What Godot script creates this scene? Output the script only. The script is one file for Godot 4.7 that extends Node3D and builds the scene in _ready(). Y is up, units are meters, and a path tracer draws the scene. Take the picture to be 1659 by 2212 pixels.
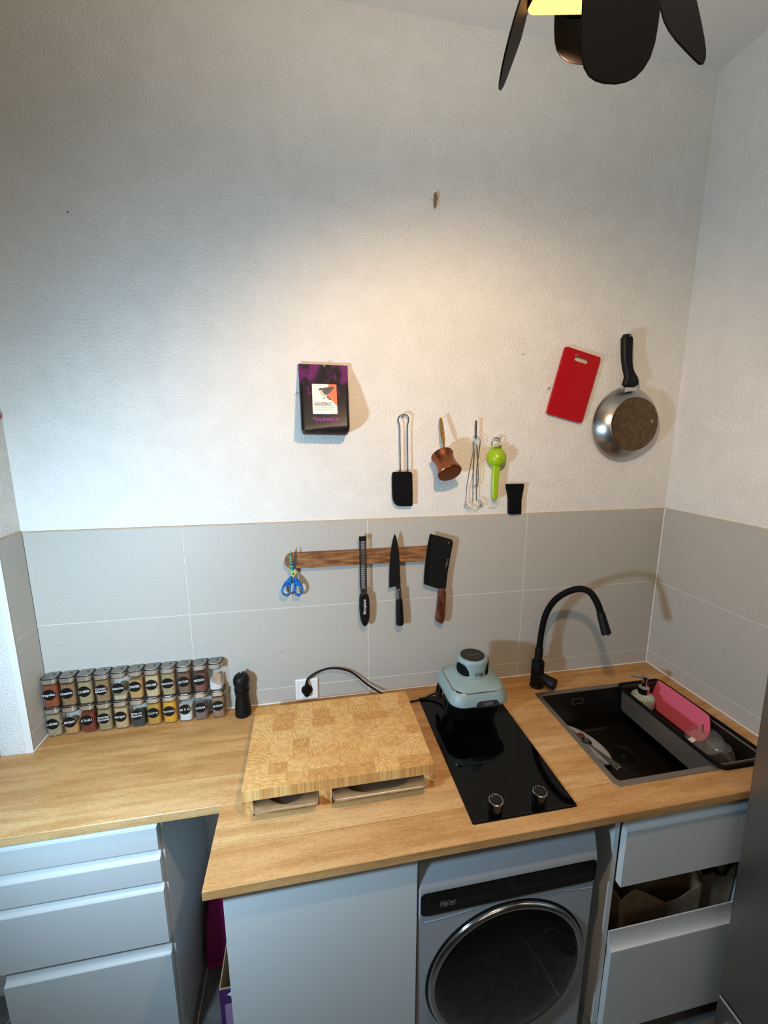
extends Node3D
# A kitchen corner. Measurements are in metres; inside the builders y is counted from the worktop's surface (H above the floor).
const H := 0.9
const XL := -1.0513      # the narrow tiled return on the left
const XR := 1.1955       # the tiled wall on the right
const TILE_TOP := 0.6647
const CEIL := 2.15
var M := {}              # materials by name
var used := {}           # names taken, by parent
var rng := RandomNumberGenerator.new()

# ---------------------------------------------------------------- mesh builder
class MB:
	var v := PackedVector3Array()
	var uv := PackedVector2Array()
	var xf := Transform3D.IDENTITY
	var crease := 38.0
	func tri(a: Vector3, b: Vector3, c: Vector3, ua := Vector2.ZERO, ub := Vector2.ZERO, uc := Vector2.ZERO) -> void:
		v.append(xf * a); v.append(xf * b); v.append(xf * c)
		uv.append(ua); uv.append(ub); uv.append(uc)
	func quad(a: Vector3, b: Vector3, c: Vector3, d: Vector3) -> void:
		tri(a, b, c, Vector2(0, 1), Vector2(1, 1), Vector2(1, 0)); tri(a, c, d, Vector2(0, 1), Vector2(1, 0), Vector2(0, 0))
	func tri_out(a: Vector3, b: Vector3, c: Vector3, o: Vector3) -> void:
		if (b - a).cross(c - a).dot((a + b + c) / 3.0 - o) < 0.0: tri(a, c, b)
		else: tri(a, b, c)
	func box(lo: Vector3, hi: Vector3, bev := 0.0) -> MB:
		var c := (lo + hi) / 2.0
		var e := (hi - lo) / 2.0
		var w := minf(bev, minf(e.x, minf(e.y, e.z)) * 0.9)
		for ax in 3:
			var b1 := (ax + 1) % 3
			var b2 := (ax + 2) % 3
			for s: float in [-1.0, 1.0]:
				var q := []
				for k: Array in [[-1, -1], [1, -1], [1, 1], [-1, 1]]:
					var p := Vector3.ZERO
					p[ax] = s * e[ax]; p[b1] = k[0] * (e[b1] - w); p[b2] = k[1] * (e[b2] - w)
					q.append(c + p)
				tri_out(q[0], q[1], q[2], c); tri_out(q[0], q[2], q[3], c)
		if w > 0.0:
			for ax in 3:
				var b1 := (ax + 1) % 3
				var b2 := (ax + 2) % 3
				for s1: float in [-1.0, 1.0]:
					for s2: float in [-1.0, 1.0]:
						var q := []
						for k: Array in [[-1, 0], [1, 0], [1, 1], [-1, 1]]:
							var p := Vector3.ZERO
							p[ax] = k[0] * (e[ax] - w)
							p[b1] = s1 * (e[b1] - (w if k[1] else 0.0)); p[b2] = s2 * (e[b2] - (0.0 if k[1] else w))
							q.append(c + p)
						tri_out(q[0], q[1], q[2], c); tri_out(q[0], q[2], q[3], c)
			for sx: float in [-1.0, 1.0]:
				for sy: float in [-1.0, 1.0]:
					for sz: float in [-1.0, 1.0]:
						var g := Vector3(sx, sy, sz)
						tri_out(c + g * Vector3(e.x, e.y - w, e.z - w), c + g * Vector3(e.x - w, e.y, e.z - w), c + g * Vector3(e.x - w, e.y - w, e.z), c)
		return self
	# rings of equal length, joined in order; each ring runs counter-clockwise seen from the end
	func loft(rings: Array, cap0 := true, cap1 := true) -> MB:
		var n: int = rings[0].size()
		for i in rings.size() - 1:
			for k in n:
				var l := (k + 1) % n
				var a: Vector3 = rings[i][k]
				var b: Vector3 = rings[i][l]
				var c: Vector3 = rings[i + 1][l]
				var d: Vector3 = rings[i + 1][k]
				if not a.is_equal_approx(b): tri(a, b, c)
				if not c.is_equal_approx(d): tri(a, c, d)
		for e in 2:
			if (cap0 if e == 0 else cap1):
				var r: PackedVector3Array = rings[0] if e == 0 else rings[-1]
				var m := Vector3.ZERO
				for p in r: m += p
				m /= n
				for k in n:
					if e == 0: tri(m, r[(k + 1) % n], r[k])
					else: tri(m, r[k], r[(k + 1) % n])
		return self
	func lathe(prof: Array, n := 32, cap0 := true, cap1 := true) -> MB:   # [radius, y] from the bottom up, round the y axis
		var rings := []
		for p in prof:
			var r := PackedVector3Array()
			for k in n:
				var t := -TAU * k / n
				r.append(Vector3(cos(t) * p[0], p[1], sin(t) * p[0]))
			rings.append(r)
		return loft(rings, cap0 and prof[0][0] > 1e-5, cap1 and prof[-1][0] > 1e-5)
	func tube(pts: Array, rad, n := 10, flat := 1.0) -> MB:
		var rings := []
		var side := Vector3.ZERO
		for i in pts.size():
			var t: Vector3 = (pts[mini(i + 1, pts.size() - 1)] - pts[maxi(i - 1, 0)]).normalized()
			if i == 0:
				side = t.cross(Vector3.UP if absf(t.y) < 0.9 else Vector3.BACK).normalized()
			side = (side - t * side.dot(t)).normalized()
			var up := t.cross(side)
			var r: float = rad[i] if rad is Array else rad
			var ring := PackedVector3Array()
			for k in n:
				var a := TAU * k / n
				ring.append(pts[i] + side * cos(a) * r + up * sin(a) * r * flat)
			rings.append(ring)
		return loft(rings)
	# an outline in x and y given depth from z0 to z1, with a chamfer and holes
	func prism(poly: PackedVector2Array, z0: float, z1: float, bev := 0.0, holes := []) -> MB:
		if MB.area(poly) < 0: poly.reverse()
		var inner := MB.inset(poly, bev)
		var hs := []
		for h: PackedVector2Array in holes:
			if MB.area(h) < 0: h.reverse()
			hs.append(h)
		var face := MB.bridge(inner, hs)
		var idx := Geometry2D.triangulate_polygon(face)
		for i in range(0, idx.size(), 3):
			var a := face[idx[i]]; var b := face[idx[i + 1]]; var c := face[idx[i + 2]]
			if (b - a).cross(c - a) < 0:
				var t := b; b = c; c = t
			tri(Vector3(a.x, a.y, z1), Vector3(b.x, b.y, z1), Vector3(c.x, c.y, z1))
			tri(Vector3(a.x, a.y, z0), Vector3(c.x, c.y, z0), Vector3(b.x, b.y, z0))
		var n := poly.size()
		for k in n:
			var l := (k + 1) % n
			var p := poly[k]; var q := poly[l]; var ip := inner[k]; var iq := inner[l]
			quad(Vector3(p.x, p.y, z0 + bev), Vector3(q.x, q.y, z0 + bev), Vector3(q.x, q.y, z1 - bev), Vector3(p.x, p.y, z1 - bev))
			if bev > 0.0:
				quad(Vector3(p.x, p.y, z1 - bev), Vector3(q.x, q.y, z1 - bev), Vector3(iq.x, iq.y, z1), Vector3(ip.x, ip.y, z1))
				quad(Vector3(ip.x, ip.y, z0), Vector3(iq.x, iq.y, z0), Vector3(q.x, q.y, z0 + bev), Vector3(p.x, p.y, z0 + bev))
		for h: PackedVector2Array in hs:
			for k in h.size():
				var p := h[k]; var q := h[(k + 1) % h.size()]
				quad(Vector3(q.x, q.y, z0), Vector3(p.x, p.y, z0), Vector3(p.x, p.y, z1), Vector3(q.x, q.y, z1))
		return self
	static func area(p: PackedVector2Array) -> float:
		var s := 0.0
		for k in p.size(): s += p[k].cross(p[(k + 1) % p.size()])
		return s / 2.0
	static func inset(p: PackedVector2Array, d: float) -> PackedVector2Array:
		var o := PackedVector2Array()
		var n := p.size()
		for k in n:
			var a := (p[k] - p[(k + n - 1) % n]).normalized()
			var b := (p[(k + 1) % n] - p[k]).normalized()
			var m := Vector2(-a.y - b.y, a.x + b.x)
			m = m.normalized() if m.length() > 1e-4 else Vector2(-a.y, a.x)
			o.append(p[k] + m * d / maxf(0.4, m.dot(Vector2(-a.y, a.x))))
		return o
	static func bridge(poly: PackedVector2Array, holes: Array) -> PackedVector2Array:
		var o := Array(poly)
		var order := holes.duplicate()
		order.sort_custom(func(a, b): return MB.most_right(a) > MB.most_right(b))
		for h: PackedVector2Array in order:
			var best := 1e9; var bi := 0; var bj := 0
			for i in o.size():
				for j in h.size():
					var d: float = o[i].distance_squared_to(h[j])
					if d < best: best = d; bi = i; bj = j
			var add := []
			for j in h.size() + 1: add.append(h[posmod(bj - j, h.size())])
			add.append(o[bi])
			o = o.slice(0, bi + 1) + add + o.slice(bi + 1)
		return PackedVector2Array(o)
	static func most_right(h: PackedVector2Array) -> float:
		var m := -1e9
		for p in h: m = maxf(m, p.x)
		return m
	func mesh(off: Vector3) -> ArrayMesh:
		var n := v.size()
		var fn := PackedVector3Array()
		var at := {}
		var keys := []
		keys.resize(n)
		for f in n / 3:
			fn.append((v[f * 3 + 1] - v[f * 3]).cross(v[f * 3 + 2] - v[f * 3]))
			for k in 3:
				var key := Vector3i((v[f * 3 + k] * 40000.0).round())
				keys[f * 3 + k] = key
				if at.has(key): at[key].append(f)
				else: at[key] = [f]
		var lim := cos(deg_to_rad(crease))
		var vv := PackedVector3Array(); var nn := PackedVector3Array(); var uu := PackedVector2Array()
		for f in n / 3:
			var me := fn[f].normalized()
			if me == Vector3.ZERO: continue
			for k: int in [0, 2, 1]:
				var s := Vector3.ZERO
				for g: int in at[keys[f * 3 + k]]:
					if fn[g].normalized().dot(me) > lim: s += fn[g]
				vv.append(v[f * 3 + k] - off); nn.append(s.normalized() if s.length() > 0 else me); uu.append(uv[f * 3 + k])
		var arr := []
		arr.resize(Mesh.ARRAY_MAX)
		arr[Mesh.ARRAY_VERTEX] = vv; arr[Mesh.ARRAY_NORMAL] = nn; arr[Mesh.ARRAY_TEX_UV] = uu
		var am := ArrayMesh.new()
		am.add_surface_from_arrays(Mesh.PRIMITIVE_TRIANGLES, arr)
		return am

# ---------------------------------------------------------------- nodes
func uniq(parent: Node, called: String) -> String:
	var key := str(parent.get_instance_id()) + called
	used[key] = used.get(key, -1) + 1
	return called if used[key] == 0 else "%s_%03d" % [called, used[key]]

func tag(o: Node, label := "", category := "", group := "", kind := "") -> Node:
	if label: o.set_meta("label", label)
	if category: o.set_meta("category", category)
	if group: o.set_meta("group", group)
	if kind: o.set_meta("kind", kind)
	return o

func thing(called: String, label: String, category: String, at: Vector3, group := "") -> Node3D:
	var o := Node3D.new()
	o.name = uniq(self, called)
	add_child(o, true)
	o.position = at + Vector3(0, H, 0)
	orgs[o] = at
	tag(o, label, category, group)
	return o

var orgs := {}
func put(mb: MB, called: String, mat: Material, parent: Node3D = null, label := "") -> MeshInstance3D:
	var o := MeshInstance3D.new()
	var off := Vector3.ZERO
	if parent == null:
		var lo := Vector3(1e9, 1e9, 1e9); var hi := -lo
		for p in mb.v: lo = lo.min(p); hi = hi.max(p)
		off = Vector3((lo.x + hi.x) / 2, lo.y, (lo.z + hi.z) / 2)
		o.name = uniq(self, called)
		add_child(o, true)
		o.position = off + Vector3(0, H, 0)
	else:
		off = orgs[parent]
		o.name = uniq(parent, called)
		parent.add_child(o, true)
	orgs[o] = off
	o.mesh = mb.mesh(off)
	o.material_override = mat
	o.cast_shadow = GeometryInstance3D.SHADOW_CASTING_SETTING_ON
	if label: o.set_meta("label", label)
	return o

func text(words: String, at: Vector3, height: float, depth: float, mat: Material, parent: Node3D, width := 0.0, font := "Droid Sans", turn := Basis.IDENTITY, called := "lettering") -> MeshInstance3D:
	var t := TextMesh.new()
	var f := SystemFont.new()
	f.font_names = PackedStringArray([font])
	t.font = f
	t.text = words
	t.font_size = 32
	t.pixel_size = height / 24.0
	t.depth = depth
	t.curve_step = 4.0
	var o := MeshInstance3D.new()
	o.mesh = t
	o.material_override = mat
	o.name = uniq(parent, called)
	parent.add_child(o, true)
	var w: float = t.get_aabb().size.x
	var k := 1.0 if width <= 0.0 or w <= 0.0 else width / w
	o.transform = Transform3D(turn * Basis.from_scale(Vector3(k, 1, 1)), at - orgs[parent])
	return o

# ---------------------------------------------------------------- outlines
func V(a: Array) -> PackedVector2Array:
	var o := PackedVector2Array()
	for p in a: o.append(Vector2(p[0], p[1]))
	return o

func rrect(x0: float, y0: float, x1: float, y1: float, r: float, n := 5) -> PackedVector2Array:
	var o := PackedVector2Array()
	for c: Array in [[x1 - r, y0 + r, -90.0], [x1 - r, y1 - r, 0.0], [x0 + r, y1 - r, 90.0], [x0 + r, y0 + r, 180.0]]:
		for k in n + 1:
			var a := deg_to_rad(c[2] + 90.0 * k / n)
			o.append(Vector2(c[0] + cos(a) * r, c[1] + sin(a) * r))
	return o

func circle(c: Vector2, r: float, n := 16, ry := 0.0, turn := 0.0) -> PackedVector2Array:
	var o := PackedVector2Array()
	for k in n:
		var a := TAU * k / n
		o.append(c + Vector2(cos(a) * r, sin(a) * (ry if ry > 0 else r)).rotated(turn))
	return o

func smooth(p: PackedVector2Array, times := 1) -> PackedVector2Array:     # corner cutting
	for t in times:
		var o := PackedVector2Array()
		for k in p.size():
			var a := p[k]; var b := p[(k + 1) % p.size()]
			o.append(a.lerp(b, 0.25)); o.append(a.lerp(b, 0.75))
		p = o
	return p

func curve(pts: Array, per := 6) -> Array:     # a smooth line through points
	var o := []
	for i in pts.size() - 1:
		var a: Vector3 = pts[maxi(i - 1, 0)]; var b: Vector3 = pts[i]; var c: Vector3 = pts[i + 1]; var d: Vector3 = pts[mini(i + 2, pts.size() - 1)]
		for k in per:
			o.append(b.cubic_interpolate(c, a, d, float(k) / per))
	o.append(pts[-1])
	return o

func level(p: PackedVector2Array, y: float) -> PackedVector3Array:      # an outline laid flat: x and z
	var r := PackedVector3Array()
	for k in range(p.size() - 1, -1, -1): r.append(Vector3(p[k].x, y, p[k].y))
	return r

func rbox(cx: float, cz: float, sx: float, sz: float, r: float, y: float, n := 5) -> PackedVector3Array:
	return level(rrect(cx - sx / 2, cz - sz / 2, cx + sx / 2, cz + sz / 2, r, n), y)

func aim(at: Vector3, dir: Vector3) -> Transform3D:     # the y axis along dir
	var y := dir.normalized()
	var x := y.cross(Vector3.BACK if absf(y.z) < 0.9 else Vector3.RIGHT).normalized()
	return Transform3D(Basis(x, y, x.cross(y)), at)

# ---------------------------------------------------------------- materials
func col(r: float, g: float, b: float) -> Color:
	return Color(r / 255.0, g / 255.0, b / 255.0)

func std(c: Color, rough := 0.6, metal := 0.0, spec := 0.5) -> StandardMaterial3D:
	var m := StandardMaterial3D.new()
	m.albedo_color = c; m.roughness = rough; m.metallic = metal; m.metallic_specular = spec
	return m

func clear(c: Color, a := 0.08, rough := 0.03) -> StandardMaterial3D:
	var m := std(Color(c.r, c.g, c.b, a), rough)
	m.transparency = BaseMaterial3D.TRANSPARENCY_ALPHA
	m.cull_mode = BaseMaterial3D.CULL_DISABLED
	return m

func triplanar(m: StandardMaterial3D, scale: Vector3, off := Vector3.ZERO) -> StandardMaterial3D:
	m.uv1_triplanar = true
	m.uv1_triplanar_sharpness = 8.0
	m.uv1_scale = scale
	m.uv1_offset = off
	return m

func noise_image(size: int, freq: float, sd: int, octaves := 3, kind := FastNoiseLite.TYPE_SIMPLEX) -> Image:
	var n := FastNoiseLite.new()
	n.seed = sd; n.frequency = freq; n.fractal_octaves = octaves; n.noise_type = kind
	return n.get_seamless_image(size, size)

func noise_tex(size: int, freq: float, sd: int, stops: Array, octaves := 3, kind := FastNoiseLite.TYPE_SIMPLEX) -> ImageTexture:
	var im := noise_image(size, freq, sd, octaves, kind)
	var d := im.get_data()
	var step: int = d.size() / (size * size)
	var o := PackedByteArray()
	o.resize(size * size * 3)
	for i in size * size:
		var c := ramp(d[i * step] / 255.0, stops)
		o[i * 3] = int(c.r * 255); o[i * 3 + 1] = int(c.g * 255); o[i * 3 + 2] = int(c.b * 255)
	return ImageTexture.create_from_image(Image.create_from_data(size, size, false, Image.FORMAT_RGB8, o))

func ramp(t: float, stops: Array) -> Color:
	for i in stops.size() - 1:
		if t <= stops[i + 1][0]:
			return stops[i][1].lerp(stops[i + 1][1], clampf((t - stops[i][0]) / maxf(1e-5, stops[i + 1][0] - stops[i][0]), 0, 1))
	return stops[-1][1]

func paint(w: int, h: int, f: Callable) -> ImageTexture:
	var o := PackedByteArray()
	o.resize(w * h * 3)
	for y in h:
		for x in w:
			var c: Color = f.call((x + 0.5) / w, (y + 0.5) / h)
			var i := (y * w + x) * 3
			o[i] = int(clampf(c.r, 0, 1) * 255); o[i + 1] = int(clampf(c.g, 0, 1) * 255); o[i + 2] = int(clampf(c.b, 0, 1) * 255)
	return ImageTexture.create_from_image(Image.create_from_data(w, h, false, Image.FORMAT_RGB8, o))

func sampler(im: Image) -> Callable:
	var d := im.get_data()
	var s := im.get_width()
	var step: int = d.size() / (s * s)
	return func(u: float, w: float) -> float: return d[(posmod(int(w * s), s) * s + posmod(int(u * s), s)) * step] / 255.0

func wood_tex(w: int, h: int, sd: int, dark: Color, mid: Color, light: Color, pore := 0.35) -> ImageTexture:
	var a := sampler(noise_image(256, 0.012, sd, 2))
	var b := sampler(noise_image(256, 0.03, sd + 1, 3))
	var c := sampler(noise_image(512, 0.06, sd + 2, 2))
	return paint(w, h, func(u: float, v: float) -> Color:
		var t: float = 0.5 * a.call(u, v * 2) + 0.3 * b.call(u * 2, v * 8) + 0.2 * c.call(u * 2, v * 16)
		var k: Color = ramp(t, [[0.3, dark], [0.5, mid], [0.68, light]])
		var p: float = c.call(u * 3 + 0.3, v * 40)
		return k.darkened(clampf((0.36 - p) * 2.2, 0, 1) * pore))

func make_materials() -> void:
	# plaster: woodchip wallpaper painted white
	var relief := noise_image(1024, 0.06, 11, 2)
	relief.convert(Image.FORMAT_RGBA8)
	relief.bump_map_to_normal_map(3.2)
	var wall := std(Color.WHITE, 0.9, 0, 0.3)
	wall.albedo_texture = noise_tex(256, 0.02, 5, [[0.0, col(220, 217, 210)], [1.0, col(227, 224, 218)]], 4)
	wall.normal_enabled = true
	wall.normal_texture = ImageTexture.create_from_image(relief)
	wall.normal_scale = 0.7
	M.plaster = triplanar(wall, Vector3(1.5, 1.5, 1.5))
	var plain := std(col(222, 219, 212), 0.9, 0, 0.3)
	M.smooth_plaster = plain
	M.unseen_dark_wall = std(col(122, 116, 108), 0.8)  # room walls out of view, kept dark to cut bounced light
	# stoneware tiles: three castings of the same stone
	M.tile = []
	for k in 3:
		var t := std(Color.WHITE, 0.5, 0, 0.4)
		t.albedo_texture = noise_tex(1024, 0.09, 40 + k, [[0.0, col(150, 144, 134)], [0.25, col(177, 172, 163)], [0.6, col(183, 179, 170)], [1.0, col(190, 186, 177)]], 4)
		M.tile.append(triplanar(t, Vector3(2.2, 2.2, 2.2), Vector3(0.31 * k, 0.17 * k, 0.53 * k)))
	M.grout = std(col(226, 222, 214), 0.9)
	M.tile_edge = std(col(190, 176, 152), 0.85)
	M.floor_tile = triplanar(std(Color.WHITE, 0.5), Vector3(2, 2, 2))
	M.floor_tile.albedo_texture = noise_tex(256, 0.03, 61, [[0.0, col(92, 92, 90)], [1.0, col(120, 120, 117)]], 4)
	# oak worktop: four tones of stave
	M.oak = []
	var tones := [[col(178, 130, 76), col(192, 146, 92), col(203, 159, 105)], [col(182, 133, 78), col(197, 150, 94), col(208, 163, 108)], [col(172, 124, 70), col(186, 139, 84), col(197, 151, 96)], [col(188, 143, 90), col(203, 161, 107), col(214, 174, 122)]]
	for k in 4:
		var t := std(Color.WHITE, 0.42, 0, 0.45)
		t.albedo_texture = wood_tex(512, 512, 70 + 7 * k, tones[k][0], tones[k][1], tones[k][2])
		M.oak.append(triplanar(t, Vector3(0.7, 3.2, 3.2), Vector3(0.23 * k, 0, 0.37 * k)))
	# end-grain blocks: growth rings round several piths
	var ringn := sampler(noise_image(256, 0.01, 91, 3))
	var piths := [Vector2(0.2, 0.18), Vector2(0.78, 0.3), Vector2(0.33, 0.8), Vector2(0.87, 0.86)]
	var rings := paint(768, 768, func(u: float, v: float) -> Color:
		var p := Vector2(u, v)
		var best := 9.0
		var id := 0
		for i in 4:
			var d: float = p.distance_to(piths[i]) * (1.0 + 0.12 * i)
			if d < best: best = d; id = i
		var wob: float = ringn.call(u, v) * 0.05
		var t := fposmod((best + wob * 1.2) * (21.0 + 3.0 * id), 1.0)
		var k: float = pow(t, 2.2) * 0.55 + 0.5 * ringn.call(u * 4, v * 4) - 0.1
		return col(226, 188, 124).lerp(col(178, 124, 68), clampf(k, 0, 1)))
	M.end_grain = []
	for c: Color in [Color(1, 1, 1), col(246, 238, 228), col(255, 252, 244), col(234, 220, 202)]:
		var t := std(c, 0.55, 0, 0.4)
		t.albedo_texture = rings
		M.end_grain.append(t)
	var bw := std(Color.WHITE, 0.55, 0, 0.4)
	bw.albedo_texture = wood_tex(256, 256, 120, col(160, 112, 62), col(194, 148, 92), col(216, 174, 116), 0.2)
	M.board_side = triplanar(bw, Vector3(8, 1.2, 8))
	var bar := std(Color.WHITE, 0.5, 0, 0.4)
	bar.albedo_texture = wood_tex(256, 256, 140, col(98, 62, 34), col(134, 90, 54), col(160, 112, 70), 0.3)
	M.walnut = triplanar(bar, Vector3(2.4, 9, 9))
	var hw := std(Color.WHITE, 0.5, 0, 0.4)
	hw.albedo_texture = wood_tex(256, 256, 150, col(62, 30, 20), col(92, 48, 32), col(116, 64, 42), 0.3)
	M.rosewood = triplanar(hw, Vector3(14, 2.4, 14))
	M.white_lacquer = std(col(205, 210, 210), 0.42, 0, 0.45)
	M.white_plastic = std(col(235, 235, 233), 0.35)
	M.appliance = std(col(160, 165, 170), 0.3, 0.0, 0.5)
	M.black_gloss = std(col(9, 9, 10), 0.06, 0, 0.5)
	M.hob_glass = std(col(5, 5, 6), 0.04, 0, 0.38)
	M.black_matte = std(col(11, 11, 11), 0.5, 0, 0.35)
	M.black_rubber = std(col(11, 11, 11), 0.75, 0, 0.25)
	M.chrome = std(col(200, 200, 200), 0.12, 1.0)
	M.steel = std(col(172, 170, 165), 0.28, 1.0)
	M.cutlery = std(col(128, 126, 123), 0.22, 1.0)
	M.brushed = std(col(158, 154, 148), 0.42, 1.0)
	M.tray_steel = std(col(212, 211, 208), 0.36, 1.0)
	M.lid_steel = std(col(214, 210, 202), 0.42, 1.0)
	M.sink_steel = std(col(66, 61, 56), 0.36, 0.85)
	M.sink_rim = std(col(146, 137, 126), 0.42, 0.8)
	M.sage = std(col(136, 158, 158), 0.42, 0, 0.45)
	M.dark_blade = std(col(30, 29, 28), 0.42, 0.4)
	M.copper = std(col(150, 92, 62), 0.34, 1.0)
	M.brass = std(col(176, 140, 72), 0.32, 1.0)
	M.lime = std(col(150, 184, 22), 0.28, 0, 0.5)
	M.red = std(col(172, 5, 18), 0.42, 0, 0.4)
	M.pink = std(col(226, 98, 122), 0.45)
	M.magenta = std(col(150, 12, 98), 0.5)
	M.glass = clear(Color(0.95, 0.98, 0.97), 0.015)
	M.smoked_glass = clear(Color(0.05, 0.05, 0.05), 0.62, 0.05)
	M.clear_plastic = clear(Color(0.95, 0.95, 0.96), 0.03, 0.03)
	M.white_print = std(col(238, 238, 236), 0.7)
	M.grey_print = std(col(128, 124, 118), 0.6)
	M.dark_print = std(col(22, 24, 26), 0.6)
	M.violet_print = std(col(188, 72, 190), 0.6)
	M.kraft = triplanar(std(Color.WHITE, 0.9), Vector3(3, 3, 3))
	M.kraft.albedo_texture = noise_tex(128, 0.06, 77, [[0.0, col(158, 128, 98)], [1.0, col(184, 153, 120)]], 3)
	M.paper = std(col(236, 234, 230), 0.8)

# ---------------------------------------------------------------- build
func _ready() -> void:
	# camera
	var cam := Camera3D.new()
	cam.name = "camera"
	cam.position = Vector3(-0.2021, 0.9566 + H, 1.4096)
	cam.rotation = Vector3(-0.1841, -0.1833, -0.0007)
	cam.fov = 101.389
	cam.near = 0.02
	cam.current = true
	add_child(cam)
	# sky and exposure: an overcast evening outside, a closed room
	var env := Environment.new()
	env.background_mode = Environment.BG_COLOR
	env.background_color = col(120, 135, 150)
	env.tonemap_mode = Environment.TONE_MAPPER_LINEAR
	env.tonemap_exposure = 1.0
	env.sdfgi_enabled = true
	env.ssao_enabled = true
	env.ssil_enabled = true
	var we := WorldEnvironment.new()
	we.name = "world_environment"
	we.environment = env
	add_child(we)
	# light: soft light from an unseen rear window (an area light with its pane), the pendant and the unseen left lamp in their builders
	unseen_window_light(Vector3(-0.2, 1.68, 2.56), Vector2(1.5, 0.62), col(236, 234, 218), 0.5)
	rng.seed = 7
	make_materials()
	room()
	worktop()
	cabinets()
	wall_things()
	magnet_bar()
	spice_jars()
	counter_things()
	sink_area()
	under_counter()
	lamps()

func unseen_window_light(at: Vector3, size: Vector2, c: Color, energy: float) -> void:
	var l := AreaLight3D.new()
	l.name = "unseen_rear_light"
	l.area_size = size
	l.light_color = c
	l.light_energy = energy
	l.shadow_enabled = true
	if "area_range" in l: l.area_range = 12.0
	add_child(l)
	l.position = at + Vector3(0, H, 0)

func slab(called: String, lo: Vector3, hi: Vector3, m: Material) -> MeshInstance3D:
	var o := put(MB.new().box(lo, hi), called, m)
	tag(o, "", "", "", "structure")
	return o

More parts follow.
